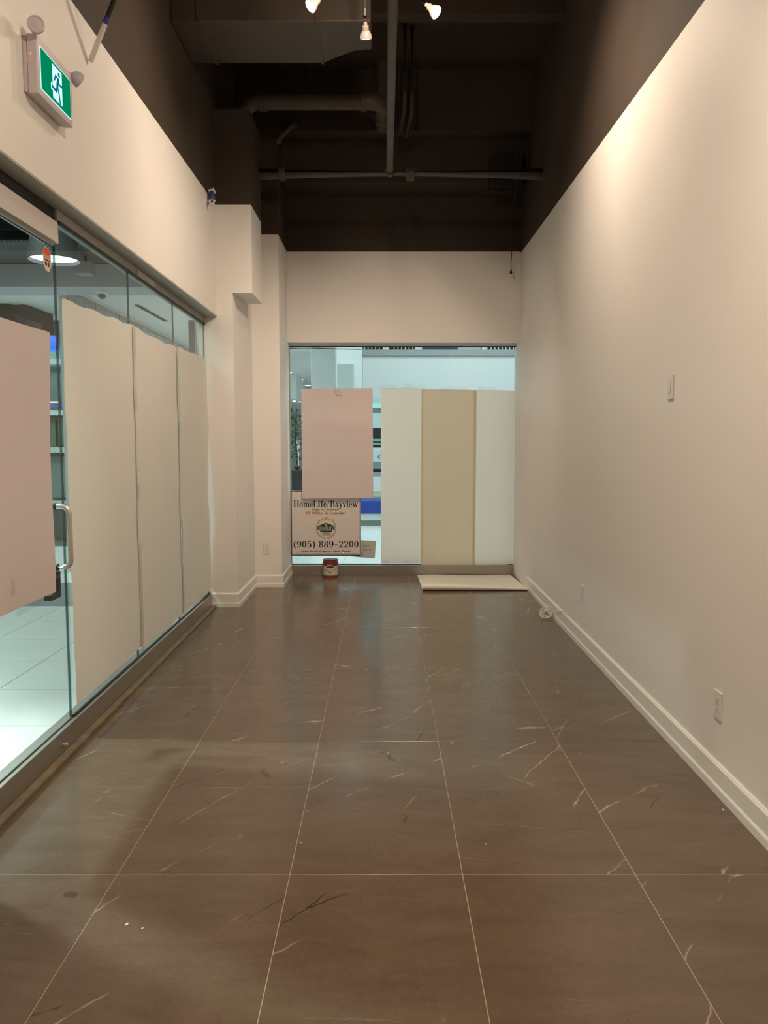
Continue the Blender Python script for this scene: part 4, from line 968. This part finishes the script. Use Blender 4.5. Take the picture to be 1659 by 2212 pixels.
# mall shell
bm = BM(); box(bm, -8.2, -8, -3, 30, 0, 8); box(bm, -8, 9, 30, 30.2, 0, 8); box(bm, 9, 9.2, 8.8, 30, 0, 8); struct(finish('wall_mall', bm, M['mall_white']))
bm = BM(); box(bm, -8.2, -1.66, -3.2, -3, 0, 5); struct(finish('wall_mall_front', bm, M['mall_white']))
bm = BM(); box(bm, -8, -1.66, -3, 8.55, 4.5, 4.6); struct(finish('ceiling_mall_front', bm, M['mall_dark']))
bm = BM(); box(bm, -8, -1.05, 8.56, 28, 3.30, 3.5); cm = struct(finish('ceiling_mall', bm, M['mall_white']))
bm = BM(); box(bm, -8, 9, 8.92, 30, 8.0, 8.1); struct(finish('ceiling_atrium', bm, M['mall_white']))
bm = BM(); box(bm, -8, -1.66, 8.30, 8.55, 3.332, 4.5); struct(finish('wall_bulkhead', bm, M['mall_dark']))
bm = BM(); box(bm, -8, -1.66, 8.10, 8.55, 3.10, 3.331); struct(finish('trim_4', bm, mat('mall_fascia', (.45, .46, .50), .5)))
# dark open ceiling: beam and perforated panel
bm = BM(); tube(bm, [(-7.99, 7.95, 3.60), (-1.8, 7.95, 3.60)], .075, 14); tag(finish('mall_duct', bm, mat('grey_green_duct', (.20, .23, .21), .5), smooth=True), 'round grey green duct in the dark mall ceiling seen through the door', 'duct')
perf = bpy.data.materials.new('perforated_metal'); perf.use_nodes = True
nt = perf.node_tree; b_ = nt.nodes['Principled BSDF']; b_.inputs['Roughness'].default_value = .5; tc = nt.nodes.new('ShaderNodeTexCoord'); vo = nt.nodes.new('ShaderNodeTexVoronoi'); vo.voronoi_dimensions = '2D'; vo.inputs['Scale'].default_value = 26; vo.inputs['Randomness'].default_value = 0
nt.links.new(tc.outputs['Object'], vo.inputs['Vector']); rp = nt.nodes.new('ShaderNodeValToRGB'); rp.color_ramp.elements[0].position = .42; rp.color_ramp.elements[0].color = (.03, .033, .03, 1); rp.color_ramp.elements[1].position = .50; rp.color_ramp.elements[1].color = (.22, .225, .21, 1)
nt.links.new(vo.outputs['Distance'], rp.inputs['Fac']); nt.links.new(rp.outputs['Color'], b_.inputs['Base Color'])
for x0, x1, lb in ((-6.2, -4.02, 'perforated grey ceiling panel seen through the glass door'), (-4.0, -2.78, 'perforated grey ceiling panel behind the round pendant shade'), (-2.75, -1.80, 'perforated grey ceiling panel above the boxy wall speaker')):
    bm = BM(); box(bm, x0, x1, 7.25, 8.095, 3.335, 3.35); tag(finish('ceiling_panel', bm, perf), lb, 'ceiling panel', 'perforated panels of the mall ceiling')
# pendant lamp
pc = Vector((-2.885, 6.90, 3.085))
pd = thing('pendant_lamp', pc, 'round grey pendant lamp glowing white underneath, beyond the glass front', 'lamp')
shade = mat('grey_lamp_shade', (.16, .165, .17), .45)
bm = BM(); lathe(bm, [(.212, 0), (.212, .02), (.200, .16), (.172, .27), (.12, .36), (.05, .41), (.02, .42), (.02, .47)], pc, (0,0,1), 40, capstart=False); finish('lamp_shade', bm, shade, pd, smooth=True)
bm = BM(); lathe(bm, [(.001, .030), (.205, .030), (.205, .034), (.001, .034)], pc, (0,0,1), 40); finish('diffuser', bm, emission('white_diffuser', (.80, .95, 1.0), 2.4), pd)
bm = BM(); tube(bm, [(pc.x, pc.y, pc.z+.46), (pc.x, pc.y, 4.5)], .006, 8); finish('suspension', bm, M['black'], pd)
# speaker box
sb = thing('wall_speaker', (-2.95, 7.78, 3.16), 'grey boxy speaker below the perforated mall ceiling, next to the pendant lamp', 'speaker')
bm = BM(); prism(bm, [(-3.04, 7.70, 3.19), (-3.02, 7.70, 3.155), (-2.88, 7.70, 3.155), (-2.87, 7.70, 3.27), (-3.03, 7.70, 3.27)], (0, .16, 0)); finish('cabinet', bm, mat('grey_speaker', (.27, .28, .28), .5), sb)
bm = BM(); box(bm, -2.955, -2.935, 7.77, 7.79, 3.27, 3.334); finish('bracket', bm, M['black_plastic'], sb)
bm = BM(); lathe(bm, [(.006, 0), (.004, .003)], (-2.965, 7.6999, 3.215), (0,-1,0), 10); finish('badge', bm, M['alu_light'], sb)
# dome camera, ceiling disc, slot diffuser
dc = thing('dome_camera', (-2.99, 8.33, 3.0), 'white dome security camera under the mall bulkhead', 'camera')
bm = BM(); lathe(bm, [(.066, 0), (.066, -.012), (.056, -.030), (.046, -.034)], (-2.99, 8.33, 3.0995), (0,0,1), 26); finish('housing', bm, M['plastic_white'], dc, smooth=True)
bm = BM(); lathe(bm, [(.046, -.033), (.043, -.055), (.028, -.074), (.004, -.082)], (-2.99, 8.33, 3.0995), (0,0,1), 26); finish('dome', bm, mat('smoky_dome', (.10, .09, .085), .15), dc, smooth=True)
bm = BM(); lathe(bm, [(.10, 0), (.10, -.008), (.085, -.016), (.01, -.018)], (-4.75, 10.2, 3.2995), (0,0,1), 26); tag(finish('ceiling_speaker', bm, M['plastic_grey'], smooth=True), 'flat round fitting in the mall ceiling left of the glass joint', 'ceiling fitting')
bm = BM(); box(bm, -3.26, -3.20, 10.25, 11.6, 3.292, 3.2995); tag(finish('air_slot', bm, M['mall_dark']), 'narrow dark air slot in the white mall ceiling', 'vent')
# panelled shopfront along the corridor
pwf = mat('panel_seam', (.55, .56, .55), .5)
bm = BM(); box(bm, -3.69, -3.605, 8.90, 16.9, 0, 3.298); pw = struct(finish('wall_panelled', bm, pwf))
for j in range(9):
    for k in range(4):
        z0, z1 = (0.02, .98, 1.94, 2.72)[k], (.94, 1.90, 2.68, 3.24)[k]
        bm = BM(); box(bm, -3.6049, -3.595, 8.92 + .87*j, 8.92 + .87*j + .83, z0, z1); finish('panel', bm, M['mall_grey'], pw)
al = thing('fire_bell', (-3.56, 9.62, 2.86), 'round pale fire bell with a red mark on the grey panelled wall', 'alarm')
bm = BM(); lathe(bm, [(.09, 0), (.09, .03), (.06, .06), (.01, .065)], (-3.5949, 9.62, 2.94), (1,0,0), 22); finish('bell', bm, M['plastic_grey'], al, smooth=True)
bm = BM(); lathe(bm, [(.035, 0), (.03, .02)], (-3.5949, 9.80, 3.02), (1,0,0), 14); finish('red_lens', bm, red, al)
bm = BM(); box(bm, -2.40, -2.325, 9.6, 9.7, 0, 3.00); po = tag(finish('mall_post', bm, mat('grey_brown_post', (.20, .19, .17), .5)), 'slim grey brown post behind the far end of the glass front', 'post')
# dark fascia box and shop behind the door
bm = BM(); box(bm, -5.6, -4.66, 10.15, 11.04, 3.02, 3.299); df = tag(finish('shop_fascia', bm, M['mall_dark'], bevel=.01), 'dark boxed shop fascia under the mall ceiling behind the glass door', 'fascia')
sh = thing('shop_display', (-4.7, 11.2, 0), 'dim teal shop display with shelves and a blue sign seen beside the door paper', 'shop display')
teal = mat('teal_display', (.075, .125, .125), .3); pale = mat('pale_shelf', (.35, .45, .44), .4); dgreen = mat('green_panel', (.035, .10, .055), .5)
bm = BM(); box(bm, -6.6, -3.95, 11.5, 11.6, 0, 3.29); finish('back_panel', bm, teal, sh)
for z0, z1, m_ in ((0, .06, M['mall_steel']), (.62, .66, pale), (1.36, 1.44, pale), (1.90, 1.97, pale), (2.62, 2.70, pale)):
    bm = BM(); box(bm, -6.6, -3.95, 11.15, 11.49, z0, z1); finish('shelf', bm, m_, sh)
for x0, x1, z0, z1, m_ in ((-4.95, -4.80, 1.47, 1.86, dgreen), (-4.76, -4.62, 1.47, 1.86, dgreen), (-4.95, -4.6, .70, 1.30, mat('dull_glass_front', (.12, .18, .17), .2)), (-4.95, -4.62, 2.02, 2.10, mat('violet_logo_panel', (.06, .07, .20), .4)), (-4.58, -4.35, .70, 1.80, M['mall_steel'])):
    bm = BM(); box(bm, x0, x1, 11.30, 11.36, z0 + .001, z1); finish('display_panel', bm, m_, sh)
bm = BM(); box(bm, -4.86, -4.66, 11.10, 11.14, 2.80, 3.02); finish('sign_panel', bm, emission('blue_sign_glow', (.09, .25, 1.0), .9), sh)
bm = BM(); tube(bm, [(-4.905, 11.10, 2.64), (-4.905, 11.10, 3.02)], .022, 10); finish('light_tube', bm, emission('blue_white_tube', (.45, .80, 1.0), 3), sh)
bm = BM(); lathe(bm, [(.07, 0), (.06, -.012)], (-4.80, 11.30, 2.10), (0,0,1), 18); finish('downlight', bm, emission('shop_downlight', (.8, 1, 1), 3), sh)

# ---- beyond the back window
colm = mat('grey_column', (.62, .65, .65), .5)
bm = BM(); box(bm, -1.125, -.745, 12.0, 12.4, 0, 7.99); struct(finish('wall_column', bm, colm, bevel=.01))
bm = BM(); box(bm, -1.02, -.46, 16.0, 16.3, 0, 7.99); struct(finish('wall_atrium', bm, M['mall_white']))
bm = BM(); prism(bm, [(-.46, 16.05, 2.6), (-.42, 16.05, 2.6), (-.42, 16.05, 3.1), (-.80, 16.05, 4.6), (-1.02, 16.05, 4.6)], (0, -.3, 0)); bm.free()
bm = BM(); box(bm, -.98, -.62, 15.7, 15.99, 0, 3.10); tag(finish('mall_cabinet', bm, mat('pale_green_cabinet', (.46, .52, .49), .5), bevel=.01), 'pale green block standing against the white atrium wall', 'block')
# upper floor: white fascia, ledge, balustrade
bm = BM(); box(bm, -.66, 9, 24.0, 24.6, 2.85, 4.18); struct(finish('wall_fascia', bm, M['mall_white']))
bm = BM(); box(bm, -.66, 9, 23.9, 29.9, 4.181, 4.36); struct(finish('trim_5', bm, mat('grey_ledge', (.36, .38, .36), .5)))
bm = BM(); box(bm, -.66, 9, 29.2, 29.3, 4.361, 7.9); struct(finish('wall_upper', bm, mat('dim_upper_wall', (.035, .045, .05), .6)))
rail = thing('balustrade', (2.0, 24.1, 4.361), 'pale railing with thin balusters on the upper floor ledge', 'railing')
x = -.62
while x < 4.5:
    if not (1.18 < x < 3.0) and not any(abs(x - q) < .14 for q in (.06, 1.06, 3.10)):
        bm = BM(); box(bm, x, x + .028, 24.08, 24.11, 4.361, 5.32); finish('baluster', bm, M['mall_white'], rail)
    x += .115
for q, w in ((.06, .20), (1.06, .22), (3.10, .17)):
    bm = BM(); box(bm, q - w/2, q + w/2, 24.05, 24.14, 4.361, 5.36); finish('post', bm, M['mall_white'], rail)
bm = BM(); box(bm, -.64, 4.6, 24.06, 24.13, 5.37, 5.42); finish('handrail', bm, M['mall_white'], rail)
bm = BM(); box(bm, 1.18, 2.24, 24.05, 24.10, 4.365, 5.25); tag(finish('banner', bm, mat('dark_blue_banner', (.02, .03, .10), .5)), 'dark blue banner hung on the upper floor railing', 'banner')
bm = BM(); box(bm, 2.27, 2.98, 24.05, 24.10, 4.365, 5.25); tag(finish('banner', bm, mat('pale_mauve_banner', (.50, .46, .52), .5)), 'pale mauve banner beside the dark blue one on the railing', 'banner')
# downlights in the mall ceiling
glow = emission('downlight_glow', (.9, 1, 1), 9)
for x_, y_, lb in ((-2.43, 19.7, 'round ceiling downlight nearest the back window'), (-2.38, 21.9, 'middle round ceiling downlight in the receding row'), (-2.35, 24.0, 'farthest round ceiling downlight in the receding row')):
    o = thing('downlight', (x_, y_, 3.28), lb, 'downlight', 'downlights of the mall ceiling')
    bm = BM(); lathe(bm, [(.11, 0), (.105, -.01), (.095, -.012)], (x_, y_, 3.2995), (0,0,1), 22); finish('trim_ring', bm, M['mall_white'], o)
    bm = BM(); lathe(bm, [(.094, -.0125), (.085, -.016)], (x_, y_, 3.2995), (0,0,1), 22); finish('lens', bm, glow, o)
bm = BM(); box(bm, -5.0, -2.3, 20.4, 22.6, 2.66, 3.299); blk = struct(finish('trim_6', bm, M['mall_white']))
for i in range(3):
    x_ = -2.50 - .0*i; x_ = (-2.60, -2.47, -2.36)[i]
    bm = BM(); lathe(bm, [(.045, 0), (.035, -.008)], (x_, 21.0 + .35*i, 2.6599), (0,0,1), 14); finish('downlight_lens', bm, glow, blk)
# planted tree, post and black bag stand in the left gap
tree = thing('potted_tree', (-1.49, 13.1, 0), 'leafy artificial tree in a planter behind the left edge of the back window', 'tree')
bm = BM(); lathe(bm, [(.17, 0), (.21, .42), (.19, .42), (.18, .38)], (-1.49, 13.1, .0005), (0,0,1), 20); finish('planter', bm, M['mall_grey'], tree, smooth=True)
bm = BM(); tube(bm, [(-1.49, 13.1, .38), (-1.47, 13.08, 1.0), (-1.50, 13.1, 1.6), (-1.48, 13.1, 2.1)], [.025, .02, .016, .008], 8)
for k in range(7):
    a = k*2.1; z = 1.35 + .1*k; tube(bm, [(-1.49, 13.1, z), (-1.49+.22*math.cos(a), 13.1+.22*math.sin(a), z+.15), (-1.49+.36*math.cos(a), 13.1+.36*math.sin(a), z+.12)], [.010, .007, .003], 6)
finish('trunk', bm, mat('dark_bark', (.035, .03, .025), .7), tree, smooth=True)
bm = BM(); r = random.Random(21)
for k in range(900):
    a = r.uniform(0, 2*PI); rad = .50 * math.sqrt(r.random()); c = Vector((-1.49 + rad*math.cos(a), 13.1 + rad*math.sin(a), r.uniform(1.30, 2.12) - .15*rad))
    d = Vector((r.uniform(-1,1), r.uniform(-1,1), r.uniform(-.9,.3))).normalized(); s = d.cross(Vector((r.uniform(-1,1), r.uniform(-1,1), r.uniform(-1,1)))).normalized(); L_ = r.uniform(.035, .065)
    v = [bm.verts.new(c + d*t*L_ + s*q*L_*.30 + Vector((0,0,-.25*L_*t*t))) for t, q in ((0,0),(.35,1),(.75,.7),(1,0),(.75,-.7),(.35,-1))]
    bm.faces.new(v)
fo = finish('foliage', bm, mat('dark_green_leaf', (.022, .060, .026), .45, var=.5, vscale=6), tree); fo['kind'] = 'stuff'
bm = BM(); tube(bm, [(-1.55, 13.9, 0.001), (-1.55, 13.9, 1.55)], .032, 14); tag(finish('white_post', bm, M['mall_white'], smooth=True), 'thin white post beside the potted tree outside the back window', 'post')
bag = thing('black_bin', (-1.30, 11.9, 0), 'tall black bin with crumpled liner below the potted tree', 'bin')
bm = BM(); box(bm, -1.46, -1.14, 11.75, 12.0-.005, .0005, 1.10); finish('body', bm, mat('black_bin_plastic', (.018, .022, .025), .4, bump=.4, bscale=14), bag, bevel=.03)
bm = BM(); lathe(bm, [(.02, 0), (.05, .02), (.04, .05), (.015, .06)], (-1.34, 11.86, 1.10), (0,0,1), 12); finish('liner_knot', bm, M['black'], bag, smooth=True)
bm = BM(); lathe(bm, [(.055, 0), (.06, .6), (.045, .95), (.05, 1.0), (.03, 1.04)], (-1.56, 11.9, .0005), (0,0,1), 16); stn = tag(finish('stanchion', bm, M['mall_grey'], smooth=True), 'short grey post with a dark cap beside the black bin', 'post')
bm = BM(); lathe(bm, [(.05, 0), (.045, .03), (.01, .045)], (-1.56, 11.9, 1.0405), (0,0,1), 14); finish('cap', bm, M['black'], stn, smooth=True)
# kiosk across the mall
ki = thing('kiosk', (.6, 14.3, 0), 'tall kiosk with deep blue base panel and pale sign across the mall', 'kiosk')
kc = dict(steel=mat('kiosk_grey_green', (.19, .23, .21), .3), white=mat('kiosk_white', (.66, .72, .74), .4), blue=mat('kiosk_deep_blue', (.012, .05, .36), .4), lblue=mat('kiosk_mid_blue', (.10, .17, .45), .4),
          yellow=mat('kiosk_pale_yellow', (.62, .66, .44), .5), teal=mat('kiosk_teal', (.22, .40, .40), .4), dark=mat('kiosk_dark', (.03, .055, .055), .4), grey=mat('kiosk_grey', (.32, .34, .38), .4), glow=emission('kiosk_teal_glow', (.40, .95, .90), .75), cyan=mat('kiosk_pale_cyan', (.55, .68, .70), .4))
for nm, z0, z1, d, m_ in (('plinth', 0, .10, .02, 'steel'), ('base_board', .10, .225, .0, 'white'), ('blue_panel', .225, .45, -.03, 'blue'), ('blue_panel', .45, .52, -.02, 'lblue'), ('strip', .52, .63, .02, 'yellow'),
        ('counter_front', .63, .90, .0, 'white'), ('shelf_edge', .90, .98, .02, 'grey'), ('recess', .98, 1.04, .10, 'dark'), ('strip', 1.04, 1.105, .03, 'teal'), ('shelf_edge', 1.105, 1.165, .01, 'grey'),
        ('sign_board', 1.165, 1.36, -.02, 'cyan'), ('shelf_edge', 1.36, 1.42, .01, 'white'), ('recess', 1.42, 1.47, .10, 'dark'), ('shelf_edge', 1.47, 1.50, .02, 'teal'), ('recess', 1.50, 1.535, .08, 'steel'), ('shelf_edge', 1.535, 1.58, .02, 'teal'),
        ('opening', 1.58, 1.775, .16, 'dark'), ('header', 1.775, 2.04, .0, 'cyan'), ('cornice', 2.04, 2.136, .03, 'steel'), ('light_strip', 2.136, 2.22, .05, 'glow'), ('top_board', 2.22, 2.32, .04, 'cyan')):
    bm = BM(); box(bm, -.50, 1.7, 13.93 + d, 14.6, z0 + .0005, z1); finish(nm, bm, kc[m_], ki)
bm = plain_text('C', .105, .30, 1.0, bold=.0015); moved(bm, (-.090, 13.906, 1.225)); finish('lettering', bm, mat('navy_ink', (.01, .05, .22), .5), ki)
# notice taped to the outer face of the back window
bm = BM(); prism(bm, [(-.372, 8.7275, .205), (-.105, 8.7275, .180), (-.092, 8.7275, .382), (-.372, 8.7275, .398)], (0, .0008, 0))
no = tag(finish('notice', bm, mat('grey_backed_paper', (.66, .65, .63), .6)), 'tilted paper notice on the outside of the back window beside the sign', 'notice')
bm = BM()
for r_, (zz, n) in enumerate(((.318, 5), (.268, 6))):
    for i in range(n):
        xx = -.235 + i*.0155
        box(bm, xx, xx + .009, 8.7266, 8.7274, zz, zz + .024)
finish('faded_print', bm, mat('grey_print', (.40, .39, .38), .6), no, kind='stuff')
